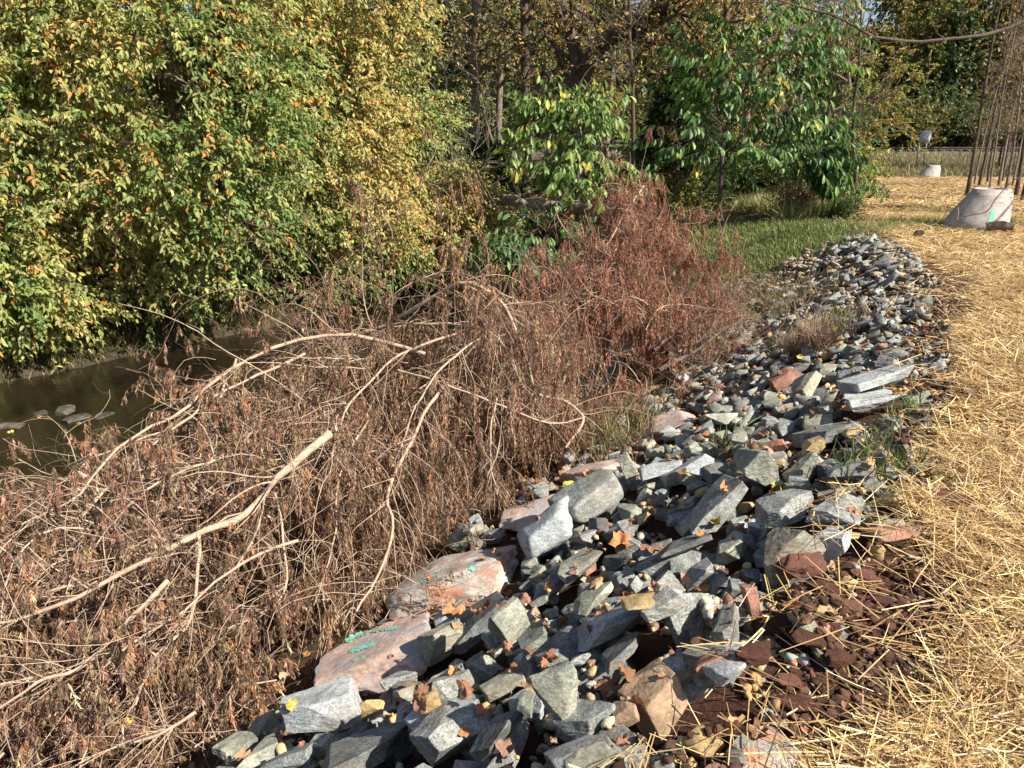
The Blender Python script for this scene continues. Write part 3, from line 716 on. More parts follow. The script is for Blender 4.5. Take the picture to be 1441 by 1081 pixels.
for k_, (px_, py_, w_) in enumerate(sorted([(1125, 800, 70), (1160, 835, 46), (1200, 860, 40), (1085, 880, 60), (1135, 905, 50), (1180, 930, 44), (1060, 925, 55), (1120, 1000, 60), (1165, 890, 36), (1215, 815, 38), (1240, 850, 30)], key=lambda q: (q[0] - 1105) ** 2 + (q[1] - 775) ** 2)):
    clod(px_, py_, w_, ORD[k_] + ' loose red clod in bare soil below the blocky olive boulder')
clod(1110, 965, 40, 'small red clod of soil near the bottom of the straw edge')

# ------------------------------------------------------------------ dead leaves
def broad_leaf_mesh(seed):
    g = np.random.default_rng(seed); k = 20; th = np.linspace(0, 2 * math.pi, k, endpoint=False)
    lobes = .66 + .24 * np.abs(np.cos(th * 2.5)) ** .7 + g.normal(0, .08, k); lobes[k // 2] = .35
    R_ = np.stack([lobes * np.cos(th), lobes * np.sin(th) * .85], -1) * .5
    V = [[0, 0, 0]]; V += [[a * .5, b * .5, 0] for a, b in R_]; V += [[a, b, 0] for a, b in R_]; V = np.array(V)
    V[:, 2] = 1.5 * (V[:, 1] ** 2) * g.choice([-1, 1]) + (fbm(V * 3 + seed, 1.5, 2) - .5) * .6 + .25 * V[:, 0] ** 2 * g.choice([-1, 1])
    F3 = np.array([[0, 1 + i, 1 + (i + 1) % k] for i in range(k)]); F4 = np.array([[1 + i, 1 + k + i, 1 + k + (i + 1) % k, 1 + (i + 1) % k] for i in range(k)])
    st = np.array([[-.5, .012, .02], [-.5, -.012, .02], [-.85, .006, .05]]) ; V = np.concatenate([V, st]); F3 = np.concatenate([F3, [[len(V) - 3, len(V) - 2, len(V) - 1]]])
    return V, F3, F4
def leaf_mats():
    out = {}
    for nm, c1, c2 in (('russet', (.20, .085, .045), (.36, .17, .085)), ('tan', (.38, .24, .14), (.55, .37, .22)), ('yellow', (.55, .42, .06), (.68, .52, .10)), ('brown', (.17, .09, .06), (.32, .19, .13)), ('orange', (.34, .13, .045), (.52, .24, .09))):
        m, nt, b = mat('fallen_leaf_' + nm); n = noise_node(nt, 7, 5, .7); r = ramp(nt, n.outputs[0], [(.35, c1), (.65, c2)]); link(nt, r.outputs[0], b.inputs['Base Color']); b.inputs['Roughness'].default_value = .65; bump(nt, b, n.outputs[0], .4, .05); out[nm] = m
    return out
LMAT = leaf_mats(); LME = {}
def leaf_obj(p, size, colr, label, tilt=.35, sd=0, grp='fallen leaves on stones and straw'):
    key = (sd % 6, colr)
    if key not in LME:
        V, F3, F4 = broad_leaf_mesh(sd % 6 + 40); LME[key] = make_mesh('fallen_leaf', V, [F3, F4], None, LMAT[colr], True)
    o = bpy.data.objects.new('fallen_leaf', LME[key]); COL.objects.link(o)
    o.location = (p[0], p[1], p[2] + size * .12); o.scale = (size,) * 3; gq = np.random.default_rng(sd * 7 + 1)
    o.rotation_euler = (gq.normal(0, tilt), gq.normal(0, tilt), gq.uniform(0, 6.28)); setp(o, label, 'leaf', grp)
LV = [(1380, 943, 52, 'brown', 'brown lobed leaf lying on the straw near the right edge'), (1298, 1033, 62, 'brown', 'large curled brown leaf on straw at the bottom'), (1365, 780, 58, 'brown', 'crumpled brown leaf on straw level with the blocky boulder'),
      (985, 828, 34, 'orange', 'orange curled leaf leaning on a grey stone'), (875, 768, 40, 'orange', 'upright orange leaf pair beside the pale bluish boulder'), (915, 775, 36, 'russet', 'russet leaf in the gap above the flat dark slab'),
      (640, 858, 42, 'orange', 'orange leaf in the gap under the mottled slab'), (598, 868, 40, 'russet', 'russet leaf between the two painted slabs'), (655, 972, 38, 'russet', 'rust coloured leaf right of the squat grey stone'),
      (652, 1030, 26, 'orange', 'small orange leaf on the large pale-faced grey stone'), (710, 1055, 36, 'brown', 'dull brown leaf low in the gap at the bottom edge'), (855, 970, 44, 'russet', 'russet leaf among the orange pebbles'),
      (1092, 686, 24, 'yellow', 'yellow leaf on grey stones behind the blocky boulder'), (798, 686, 22, 'yellow', 'yellow leaf on the salmon pink slab'), (580, 883, 18, 'yellow', 'yellow leaf scrap on the green painted slab'),
      (176, 1018, 28, 'yellow', 'bright yellow leaf caught in the dead branches at lower left'), (1020, 690, 26, 'orange', 'orange leaf beside the green-grey upright stone'), (1300, 520, 20, 'brown', 'brown leaf at the far straw edge'),
      (1395, 1075, 46, 'tan', 'tan leaf cut by the bottom edge on straw'), (1245, 688, 22, 'yellow', 'yellow leaf by the ochre block'), (1360, 460, 22, 'brown', 'dark leaf on the sunny far straw'), (880, 985, 26, 'tan', 'tan leaf propped left of the brown split stone')]
for k, (px, py, w, cl, lb) in enumerate(LV):
    if px < 300: p = at_depth(px, py, 3.15); t = 3.3
    else: p, t = ray_hit(px, py)
    leaf_obj(p, w * t / F_PX, cl, lb, .4, k)
def litter_stuff():
    g = np.random.default_rng(11); mbs = MB(); V0 = [broad_leaf_mesh(60 + k) for k in range(5)]
    y = 1.4 + 13 * g.random(1600) ** 1.3; T = np.interp(y, ST[:, 0], ST[:, 7]); R_ = np.interp(y, ST[:, 0], ST[:, 8]); x = np.where(g.random(1600) < .8, g.uniform(T - 1.3, R_ + .3), g.uniform(R_, R_ + 3))
    pal = palette(1600, [(.32, .15, .08), (.42, .26, .15), (.24, .13, .08), (.42, .19, .07), (.5, .38, .08)], [4, 3, 5, 1.5, .7], .2, g)
    for k in range(1600):
        i = int((x[k] - HX0) / HC); j = int((y[k] - HY0) / HC)
        if not (1 < i < HNX - 2 and 1 < j < HNY - 2): continue
        V, F3, F4 = V0[k % 5]; s = g.uniform(.03, .085); R3 = np.array(Matrix.Rotation(g.uniform(0, 6.28), 3, 'Z') @ Matrix.Rotation(g.normal(0, .5), 3, 'X') @ Matrix.Rotation(g.normal(0, .5), 3, 'Y'))
        V = (V * s) @ R3.T + (x[k], y[k], HM[j, i] + s * .15)
        n0 = mbs.n; mbs.add(V, F3, pal[k]); mbs.F.setdefault(4, []).append(F4 + n0)
    setp(add('leaf_litter', mbs.mesh('leaf_litter', M_dead, True)), 'dry fallen leaves scattered over the stones and the toe of the bank', 'leaf litter', kind='stuff')
litter_stuff()

# ------------------------------------------------------------------ straw
def gz(x, y):
    z = terrain(x, y); i = ((x - HX0) / HC).astype(int); j = ((y - HY0) / HC).astype(int)
    ok = (i >= 0) & (i < HNX) & (j >= 0) & (j < HNY); z[ok] = np.maximum(HM[j[ok], i[ok]], z[ok] - 9); return z
def straw():
    g = np.random.default_rng(31); out = MB()
    for N, y0, y1, L0, L1, wd, lift in ((38000, 1.2, 4.2, .08, .36, .0038, .05), (52000, 4.0, 9.5, .12, .36, .0060, .045), (52000, 9, 20, .14, .40, .008, .04), (42000, 19, 46, .2, .6, .018, .04)):
        y = y0 + (y1 - y0) * g.random(N * 2); xr = y * .70 + .6; xl = np.interp(y, ST[:, 0], ST[:, 8]) - .25
        xr = np.maximum(xr, xl + 1)
        x = xl + (xr - xl) * g.random(N * 2)
        ok = g.random(N * 2) < straw_mask(x, y) ** 1.2 * .98 + .02; x, y = x[ok][:N], y[ok][:N]; n = len(x)
        z = gz(x, y) + g.random(n) ** 2 * lift + .004
        cl = fbm(np.stack([x, y, 0 * x], -1), 1.3, 2)
        th = g.vonmises(0, .9, n) + (cl - .5) * 7 + np.where(g.random(n) < .5, 0, math.pi)
        pt = g.normal(.02, .13, n)
        D = np.stack([np.cos(th) * np.cos(pt), np.sin(th) * np.cos(pt), np.sin(pt)], -1)
        Nn = np.stack([g.normal(0, .5, n), g.normal(0, .5, n), np.ones(n)], -1)
        L = g.uniform(L0, L1, n); dark = g.random(n)
        col = palette(n, [(.56, .385, .16), (.66, .49, .245), (.42, .27, .11), (.70, .57, .35), (.26, .155, .075)], [5, 4, 3.5, 1.6, 2.6], .14, g)
        V, F, C = leaves(np.stack([x, y, z], -1) - D * L[:, None] * .5, D, Nn, L, np.full(n, wd) * g.uniform(.6, 1.5, n), col, 'blade', g.normal(0, .12, n) * L)
        out.add(V, F, C)
    setp(add('straw_mulch', out.mesh('straw_mulch', M_straw)), 'golden straw mulch spread over the path', 'straw', kind='stuff')
straw()

# ------------------------------------------------------------------ grass and weeds
def grass_patch(name, N, fn, L, wd, pal, wts, label, cat, seed, droop=.5, gmat=None):
    g = np.random.default_rng(seed); x, y = fn(g, N); n = len(x); z = gz(x, y)
    th = g.uniform(0, 6.28, n); el = np.radians(g.uniform(35, 88, n))
    D = np.stack([np.cos(th) * np.cos(el), np.sin(th) * np.cos(el), np.sin(el)], -1); LL = g.uniform(*L, n)
    Nn = np.cross(D, perp(D, g)); col = palette(n, pal, wts, .22, g)
    V, F, C = leaves(np.stack([x, y, z - .01], -1), D, Nn, LL, np.full(n, wd), col, 'tuft', -g.random(n) * droop * LL)
    return setp(add(name, make_mesh(name, V, F, C, gmat or M_grass)), label, cat, kind='stuff')
GREEN = [(.085, .14, .035), (.14, .20, .05), (.24, .25, .085), (.36, .29, .15)]
def f1(g, N):
    x = g.uniform(1.8, 9.5, N * 3); y = g.uniform(12.9, 24, N * 3); ok = g.random(N * 3) < grass_mask(x, y); return x[ok][:N], y[ok][:N]
grass_patch('grass', 42000, f1, (.05, .16), .013, GREEN, [3, 5, 3, 1.6], 'short green grass between the riprap and the trees', 'grass', 1)
def f2(g, N):  # tall pale weeds in the middle distance
    y = g.uniform(17.0, 26, N * 2); x = g.uniform(2.3, 7.4, N * 2) + (y - 18) * .12; ok = fbm(np.stack([x, y, 0 * x], -1), .8, 3) > .44; return x[ok][:N], y[ok][:N]
grass_patch('weeds', 26000, f2, (.15, .55), .018, [(.30, .30, .10), (.18, .24, .06), (.42, .34, .18), (.36, .22, .12)], [4, 3, 4, 1], 'tall yellow-green weeds in front of the thicket', 'weeds', 2, .6)
def f3(g, N):
    y = g.uniform(44.5, 57, N); x = g.uniform(8, 62, N); return x, y
grass_patch('embankment_weeds', 42000, f3, (.2, .7), .035, [(.30, .27, .14), (.38, .31, .18), (.17, .20, .07), (.24, .17, .10)], [4, 4, 3, 2], 'dry weeds covering the slope below the railway', 'weeds', 3)
def f4(g, N):  # tufts between the brush piles and the riprap
    cs = [ray_hit(1040, 440)[0], ray_hit(1075, 415)[0], ray_hit(1010, 420)[0], ray_hit(890, 590)[0], ray_hit(850, 620)[0], ray_hit(1100, 440)[0], ray_hit(1150, 465)[0]]
    w = g.integers(0, len(cs), N); sg = np.array([.45, .4, .4, .16, .15, .35, .25])[w]; c_ = np.array(cs)[w]; return c_[:, 0] + g.normal(0, 1, N) * sg, c_[:, 1] + g.normal(0, 1, N) * sg * 1.3
grass_patch('weeds_by_riprap', 4800, f4, (.06, .30), .009, [(.10, .14, .04), (.20, .20, .07), (.34, .25, .14), (.22, .14, .09)], [3, 2, 4, 4], 'thin green and straw coloured weeds at the toe of the riprap', 'weeds', 4)
def f5(g, N):
    cs = [ray_hit(1020, 630)[0], ray_hit(1290, 590)[0], ray_hit(1240, 640)[0], ray_hit(1330, 300)[0], ray_hit(1240, 320)[0], ray_hit(1410, 315)[0], ray_hit(1290, 315)[0]]
    sg = np.array([.05, .12, .14, .5, .7, .3, .5]); w = g.choice(len(cs), N, p=[.012, .022, .022, .27, .27, .18, .224]); c_ = np.array(cs)[w]; return c_[:, 0] + g.normal(0, 1, N) * sg[w], c_[:, 1] + g.normal(0, 1, N) * sg[w]
grass_patch('weed_tufts', 6000, f5, (.05, .22), .009, [(.09, .15, .035), (.2, .22, .07), (.4, .3, .16)], [5, 3, 2], 'small green weeds poking through straw around the concrete cone', 'weeds', 5)
def f6(g, N):  # far bank edge, left
    y = g.uniform(8.3, 19, N); x = np.interp(y, ST[:, 0], ST[:, 2]) + g.normal(-.2, .25, N); return x, y
grass_patch('bank_weeds', 9000, f6, (.08, .35), .012, [(.06, .09, .025), (.12, .13, .04), (.25, .17, .09)], [4, 3, 3], 'low weeds and dead grass along the far stream bank', 'weeds', 6)

# ------------------------------------------------------------------ trees
def tree_meshes(seed, H, r0, nl, nb, nt_, nleaf, leaf, pal, wts, spread=.35, t_low=.3, droop=.05, lshape='elm', lean=(0, 0), trunk_wig=.03, barkm=None, lmat=None, hang=.6, limb_up=.25, per_twig=True, k=7, twigL=(.5, 1.1)):
    g = np.random.default_rng(seed)
    T = curves(np.zeros((1, 3)), np.array([[lean[0], lean[1], 1.]]), np.array([H]), 14, 0.0, trunk_wig, g=g); TR = taper(np.array([r0]), 14, .15); TR[:, 0] *= 1.25
    mb = MB(); V, F = tubes(T, TR, 10); mb.add(V, F)
    Lb, LR, _ = kids(T, TR, nl, t_low, .97, (35, 75), (H * spread * .6, H * spread * 1.1), 9, droop * .5, .09, .5, limb_up, g, True); mb.add(*tubes(Lb, LR, 6))
    Bb, BR, _ = kids(Lb, LR, nb, .2, 1, (25, 65), (H * spread * .25, H * spread * .55), 6, droop, .1, .6, .05, g); BR = np.maximum(BR, .006); mb.add(*tubes(Bb, BR, 4))
    Tw, TwR, _ = kids(Bb, BR, nt_, .1, 1, (20, 70), twigL, 5, droop * 1.5, .12, .5, 0, g); TwR = np.maximum(TwR * 0 + .004, .003) if H < 5 else np.maximum(TwR, .006); mb.add(*tubes(Tw, TwR, 3))
    tm = mb.mesh('trunk', barkm or M_bark, True, cols=False); lm = None
    if nleaf:
        idx = g.integers(0, len(Tw), nleaf); t = g.uniform(.05, 1, nleaf); P, TT = on_curves(Tw, idx, t)
        D = TT * .5 + perp(TT, g) * .6; D[:, 2] -= hang; Nn = g.normal(0, .45, (nleaf, 3)) + np.array([.35, -.2, .9])
        L = g.uniform(leaf[0], leaf[1], nleaf); ct = palette(len(Tw), pal, wts, .1, g)[idx]; cl = palette(nleaf, pal, wts, .16, g); mix = (g.random(nleaf) < .6)[:, None]
        V, F, C = leaves(P, D, Nn, L, L * leaf[2], np.where(mix, ct, cl), lshape); lm = make_mesh('crown', V, F, C, lmat or M_leaf)
    return tm, lm
def tree(name, base, meshes, label, cat='tree', group=None, rot=0, sc_=1.0):
    e = empty(name, base, label, cat, group); e.rotation_euler = (0, 0, rot); e.scale = (sc_,) * 3 if not isinstance(sc_, tuple) else sc_
    o = bpy.data.objects.new('trunk', meshes[0]); COL.objects.link(o); o.parent = e
    if meshes[1]:
        o = bpy.data.objects.new('crown', meshes[1]); COL.objects.link(o); o.parent = e
    return e
def tz(x, y): return float(terrain(np.array([x]), np.array([y]))[0])
YEL = [(.46, .39, .09), (.33, .35, .08), (.50, .33, .08), (.18, .25, .05), (.46, .24, .07)]
GRN = [(.11, .19, .045), (.16, .24, .06), (.07, .13, .03), (.25, .30, .08), (.36, .34, .10)]
BRN = [(.38, .23, .08), (.46, .31, .10), (.27, .18, .07), (.26, .27, .07), (.5, .33, .09)]

# overhanging bank trees on the left: leaves on long drooping two-ranked sprays through ellipsoid crowns
def spray_tree(label, base, ells, nspray, per, leafL, pal_fn, seed, trunks, gapf=.37):
    g = np.random.default_rng(seed); e = empty('overhanging_tree', base, label, 'tree', 'trees leaning over the stream')
    P = []; D = []
    for (c_, r_, w) in ells:
        n = int(nspray * w * 1.5); d = nrm(g.normal(0, 1, (n * 3, 3)) + np.array([.25, -.45, 0])); rad = g.uniform(.55, 1.03, len(d)) ** .7
        p = np.array(c_) + d * rad[:, None] * np.array(r_)
        keep = (fbm(p, 1.3, 3) > gapf + .02) & (p[:, 2] > -1.35); p = p[keep][:n]; d = d[keep][:n]; P.append(p); D.append(d)
    P = np.concatenate(P); D = np.concatenate(D); n = len(P)
    D = D * np.array([.8, .8, .4]) + g.normal(0, .6, (n, 3)) * [1, 1, .6] + np.array([.5, -.2, -.3])
    L = g.uniform(.28, .72, n); C_ = curves(P, D, L, 6, g.uniform(.0, .10, n), .09, g=g)
    mb = MB(); mb.add(*tubes(C_, taper(np.full(n, .0055), 6), 3))
    for c0, c1, r_ in trunks:
        c0, c1 = np.array(c0, float), np.array(c1, float); tt = np.linspace(0, 1, 14)[:, None]; q = c0 + (c1 - c0) * tt; q[:, :2] += (fbm(q * 1.0, .7, 2)[:, None] - .5) * .6 * tt; q[:, 2] += .4 * np.sin(tt[:, 0] * math.pi)
        mb.add(*tubes(q[None], taper(np.array([r_]), 14, .35), 12))
        B, BR, _ = kids(q[None], taper(np.array([r_]), 14, .35), 26, .2, 1, (30, 80), (1.2, 3.2), 8, .02, .12, .4, .1, g); mb.add(*tubes(B, BR, 6))
        B2, B2R, _ = kids(B, BR, 160, .1, 1, (20, 70), (.6, 1.6), 6, .05, .12, .5, 0, g); mb.add(*tubes(B2, np.maximum(B2R, .006), 4))
    o = add('trunk', mb.mesh('trunk', M_bark, True, cols=False), e)
    per = int(per * .68); N = n * per; idx = np.repeat(np.arange(n), per); t = np.tile(np.linspace(.05, 1, per), n); Q, TT = on_curves(C_, idx, t); Q = Q + g.normal(0, .025, Q.shape)
    side = np.where(np.arange(N) % 2 == 0, 1, -1)[:, None]; h = nrm(np.cross(TT, [0, 0, 1.])); DD = TT * .45 + h * side * .5 + g.normal(0, .38, (N, 3)); DD[:, 2] -= .5
    Nn = g.normal(0, .38, (N, 3)) + np.array([.45, -.35, .8]); Ls = g.uniform(leafL[0], leafL[1], N)
    col = pal_fn(Q, idx, g)
    V, F, C = leaves(Q, DD, Nn, Ls, Ls * g.uniform(.38, .5, N), col, 'elm'); add('crown', make_mesh('crown', V, F, C, M_leaf), e)
def pal_left(yfun):
    def f(Q, idx, g):
        N = len(Q); nsp = idx.max() + 1
        yel = yfun(Q) + (fbm(Q, .5, 3) - .5) * 1.5 + g.normal(0, .2, nsp)[idx] + g.normal(0, .16, N)
        k = np.clip(yel, 0, 1)[:, None]
        c = lerp(np.array([.13, .215, .05]), np.array([.36, .37, .11]), np.clip(k * 2, 0, 1)); c = lerp(c, np.array([.50, .385, .13]), np.clip(k * 2 - 1, 0, 1))
        orange = (g.random(nsp) < .05)[idx] & (g.random(N) < .5) | (g.random(N) < .012 + .05 * k[:, 0]); c = np.where(orange[:, None], np.array([.58, .25, .05]), c)
        return np.clip(c * np.exp(g.normal(0, .2, (N, 1))), .01, .9)
    return f
spray_tree('green overhanging tree at far left, its leafy boughs nearly touching the dark water', (-8.6, 12, .4),
    [((-7.9, 11.2, -.1), (2.0, 1.1, 1.3), .16), ((-8.3, 12.6, 1.4), (3.0, 2.8, 3.2), .5), ((-5.4, 12.6, 2.2), (2.2, 2.0, 3.2), .34), ((-9.0, 12.5, 4.0), (3.5, 2.6, 2.2), .2)], 4300, 22, (.075, .115),
    pal_left(lambda Q: .41 + .06 * (Q[:, 2] - 1)), 1, [((-8.6, 14.0, .2), (-8.0, 13.2, 6), .22), ((-6.2, 14.6, .0), (-5.4, 13.8, 6), .30), ((-5.7, 14.7, .0), (-4.5, 14.2, 6), .26)])
spray_tree('yellowing overhanging tree, second from left, golden at its upper right', (-3.9, 16.2, .2),
    [((-3.9, 15.2, 1.5), (2.0, 1.9, 3.1), .42), ((-3.0, 16.6, .9), (2.1, 1.9, 2.4), .3), ((-3.6, 15.6, 4.3), (2.2, 2, 2.2), .28), ((-1.7, 17.0, -.1), (1.6, 1.1, 1.2), .13)], 3000, 22, (.075, .115),
    pal_left(lambda Q: .47 + .07 * (Q[:, 2] - 2.0) + .06 * (Q[:, 0] + 3)), 2, [((-4.4, 16.6, .0), (-3.6, 16.2, 6), .2)])
# branch tips of the same side hanging over the water, a low shrub
spray_tree('thin low shrub with yellow-green leaves over the water at the bend', (-1.9, 18.2, -.8),
    [((-1.7, 17.6, -.2), (1.5, 1.2, 1.1), 1.0)], 420, 18, (.07, .10), pal_left(lambda Q: .55 + 0 * Q[:, 0]), 3, [((-2.2, 18.6, -1.0), (-1.2, 17.6, .6), .05)], .40)

# broad drooping leaves (understorey trees)
def pawpaw(label, base, H, ells, nspray, seed, pal, wts, stems, per=9, leafL=(.17, .27)):
    g = np.random.default_rng(seed); e = empty('broadleaf_tree', base, label, 'tree', 'broad-leaved understorey trees')
    P = []
    for c_, r_ in ells:
        n = nspray // len(ells); d = nrm(g.normal(0, 1, (n, 3))); P.append(np.array(c_) + d * (g.uniform(.3, 1, n) ** .5)[:, None] * np.array(r_))
    P = np.concatenate(P); n = len(P); ctr = np.array(base, float) + (0, 0, H * .4)
    D = nrm(P - ctr) * np.array([1, 1, .4]) + g.normal(0, .3, (n, 3)); C_ = curves(P, D, g.uniform(.4, .9, n), 5, .06, .06, g=g)
    mb = MB(); mb.add(*tubes(C_, taper(np.full(n, .008), 5), 4))
    for k_, pts in enumerate(stems):
        r_ = .055 if k_ == 0 else .035
        pts = np.array(pts, float); tt = np.linspace(0, len(pts) - 1, 16); q = np.stack([np.interp(tt, np.arange(len(pts)), pts[:, i]) for i in range(3)], -1); q += (np.stack([fbm(q + 5 * i, 1.2, 2) for i in range(3)], -1) - .5) * .12
        R_ = taper(np.array([r_]), 16, .3); mb.add(*tubes(q[None], R_, 9))
        B, BR, _ = kids(q[None], R_, 16, .35, 1, (30, 70), (.7, 1.9), 7, .02, .1, .45, .1, g); mb.add(*tubes(B, BR, 5))
    add('trunk', mb.mesh('trunk', M_bark_dark, True, cols=False), e)
    N = n * per; idx = np.repeat(np.arange(n), per); t = np.tile(np.linspace(.1, 1, per), n); Q, TT = on_curves(C_, idx, t)
    side = np.where(np.arange(N) % 2 == 0, 1, -1)[:, None]; h = nrm(np.cross(TT, [0, 0, 1.])); DD = TT * .35 + h * side * .45 + g.normal(0, .2, (N, 3)); DD[:, 2] -= .8
    Nn = g.normal(0, .35, (N, 3)) + np.array([.4, -.4, .6]); Ls = g.uniform(*leafL, N); col = np.where((g.random(N) < .6)[:, None], palette(n, pal, wts, .12, g)[idx], palette(N, pal, wts, .15, g))
    V, F, C = leaves(Q, DD, Nn, Ls, Ls * .42, col, 'big'); add('crown', make_mesh('crown', V, F, C, M_gloss_leaf), e)
PAW = [(.085, .18, .045), (.13, .24, .06), (.05, .11, .033), (.23, .33, .085), (.5, .42, .08)]
A_ = at_depth
b1 = A_(1012, 300, 18.0)
pawpaw('large dark green broad-leaved tree on a leaning thin stem beside the grass', b1, 4,
       [(A_(1060, 120, 18), (1.5, 1.2, 1.15)), (A_(1020, 190, 17.6), (1.3, 1.0, .6)), (A_(1110, 195, 17.6), (1.0, .9, .7)), (A_(1000, 90, 19), (1.1, 1, 1.1)), (A_(1120, 60, 18.5), (1.1, 1, .8)), (A_(1150, 232, 17.3), (.5, .5, .4))], 300, 8, PAW, [5, 4, 5, 2, .35],
       [((b1[0], b1[1], b1[2] - .1), A_(1018, 200, 18), A_(1050, 120, 18.2), A_(1080, 20, 18.6)), ((b1[0] - .6, b1[1] + .4, b1[2] - .2), A_(1022, 215, 18.2), A_(1080, 170, 18.2)), (A_(930, 290, 18.6), A_(985, 235, 18.4), A_(1015, 205, 18.2))], 10)
b2 = A_(815, 285, 16.4)
pawpaw('bright yellow-green broad-leaved sapling above the fallen log', b2, 2.6,
       [(A_(830, 240, 15.6), (.95, .7, .42)), (A_(780, 215, 15.8), (.75, .6, .45)), (A_(820, 165, 16), (.6, .5, .4)), (A_(775, 160, 16), (.5, .4, .25))], 150, 9, [(.14, .24, .05), (.24, .32, .08), (.08, .15, .035), (.5, .45, .08)], [4, 4, 3, 1],
       [((b2[0], b2[1], -.6), A_(812, 220, 16), A_(805, 130, 16.2))], 9, (.15, .24))
b3 = A_(765, 385, 14.4)
pawpaw('low dark green broad-leaved shrub under the fallen log', b3, 1.6, [(A_(765, 335, 14.2), (.62, .5, .42)), (A_(740, 352, 14), (.4, .4, .3))], 85, 10, PAW, [5, 3, 6, 1, .1], [((b3[0], b3[1], -1.3), A_(765, 345, 14.3), A_(775, 310, 14.3))], 8, (.13, .2))
b4 = A_(1205, 300, 21)
pawpaw('slim dark-stemmed tree with sparse broad green leaves left of the straw clearing', b4, 4.5, [(A_(1185, 175, 21), (1.0, .9, .8)), (A_(1195, 250, 20.5), (.75, .7, .6)), (A_(1150, 110, 21.5), (1.1, 1, .9))], 110, 12, [(.07, .15, .035), (.13, .21, .05), (.04, .09, .025), (.3, .28, .06)], [4, 4, 4, 1],
       [((b4[0], b4[1], tz(b4[0], b4[1]) - .1), A_(1200, 180, 21), A_(1210, 60, 21.4), A_(1215, -120, 22))], 8, (.13, .2))

# tree with the crooked dark trunk and rising right limb
def limb_tree(name, label, base, lines, seed, nb, nt_, nleaf, leafL, pal, wts, grp, barkm, twl=(.4, 1.0)):
    g = np.random.default_rng(seed); e = empty(name, base, label, 'tree', grp); mb = MB(); allB = []; allR = []
    for pts, r0, r1 in lines:
        pts = np.array(pts, float); tt = np.linspace(0, len(pts) - 1, 24); i0 = np.clip(tt.astype(int), 0, len(pts) - 2); f = (tt - i0)[:, None]
        pm = pts[np.maximum(i0 - 1, 0)]; p0 = pts[i0]; p1 = pts[i0 + 1]; p2 = pts[np.minimum(i0 + 2, len(pts) - 1)]
        q = .5 * ((2 * p0) + (-pm + p1) * f + (2 * pm - 5 * p0 + 4 * p1 - p2) * f ** 2 + (-pm + 3 * p0 - 3 * p1 + p2) * f ** 3)
        q += (np.stack([fbm(q + 5 * i, 1.6, 3) for i in range(3)], -1) - .5) * .12
        R_ = (np.linspace(r0, r1, 24) * (1 + .25 * (fbm(q, 3, 2) - .5)))[None]; mb.add(*tubes(q[None], R_, 12)); allB.append(q[None]); allR.append(R_)
    Cc = np.concatenate(allB); Rr = np.concatenate(allR)
    B, BR, _ = kids(Cc, Rr, nb, .25, 1, (30, 80), (.8, 2.6), 8, .0, .13, .35, .1, g); BR = np.minimum(BR, .04); mb.add(*tubes(B, BR, 5))
    Tw, TR_, _ = kids(B, BR, nt_, .1, 1, (20, 75), twl, 5, .04, .14, .5, 0, g); TR_ = np.maximum(TR_, .005); mb.add(*tubes(Tw, TR_, 3))
    add('trunk', mb.mesh('trunk', barkm, True, cols=False), e)
    if nleaf:
        idx = g.integers(0, nt_, nleaf); P, TT = on_curves(Tw, idx, g.uniform(.1, 1, nleaf)); D = TT * .4 + perp(TT, g) * .6; D[:, 2] -= .5
        L = g.uniform(*leafL, nleaf); V, F, C = leaves(P, D, g.normal(0, .5, (nleaf, 3)) + [.4, -.3, .7], L, L * .6, palette(nleaf, pal, wts, .2, g), 'elm'); add('crown', make_mesh('crown', V, F, C, M_leaf), e)
bt = A_(822, 300, 21)
limb_tree('crooked_tree', 'crooked dark tree with a thick limb rising to the upper right over the stream', bt,
    [((bt - (0, 0, .6), A_(815, 200, 21), A_(808, 120, 21), A_(812, 75, 21), A_(790, 10, 21.2), A_(770, -80, 21.5)), .24, .14),
     ((A_(812, 130, 21), A_(830, 85, 20.8), A_(852, 55, 20.6), A_(905, 38, 20.3), A_(945, 10, 20), A_(1000, -70, 19.6)), .23, .15),
     ((A_(925, 25, 20.2), A_(960, 20, 20), A_(1030, 30, 19.5), A_(1100, 5, 19)), .06, .02)], 17, 80, 560, 11000, (.06, .10), BRN, [4, 3, 3, 3, 2], 'big trees behind the stream bend', M_bark_dark)
for k, (px, r_, Y, lb, lean, nl_) in enumerate([(665, .17, 24, 'straight grey trunk tree seen through the gap right of the golden leaves', 5, 3500), (741, .15, 23, 'dark trunk tree left of the crooked tree, with rusty leaves', -2, 5000), (700, .12, 27, 'thin grey trunk tree between two bigger trunks behind the bend', 8, 3000), (640, .05, 20, 'slender leaning sapling at the edge of the golden leaves', -30, 1500), (1010, .13, 26, 'dark trunk tree hidden behind the large broad-leaved tree', 12, 5000), (893, .05, 18.5, 'very thin pale sapling rising through the yellow-green leaves', -8, 500), (955, .12, 32, 'tree with pale trunk behind the rising thick limb', 6, 5000)]):
    b_ = A_(px, 300, Y); b_[2] = tz(b_[0], b_[1]) - .1
    limb_tree('woodland_tree', lb, b_, [((b_, A_(px + lean * .3, 150, Y), A_(px + lean, 40, Y), A_(px + lean * 1.5, -120, Y), A_(px + lean * 2, -260, Y)), r_, r_ * .6)], 50 + k, 40, 260, nl_, (.06, .11), BRN if k % 2 else YEL, [4, 3, 3, 3, 2], 'big trees behind the stream bend', M_bark if k in (0, 2, 6) else M_bark_dark)

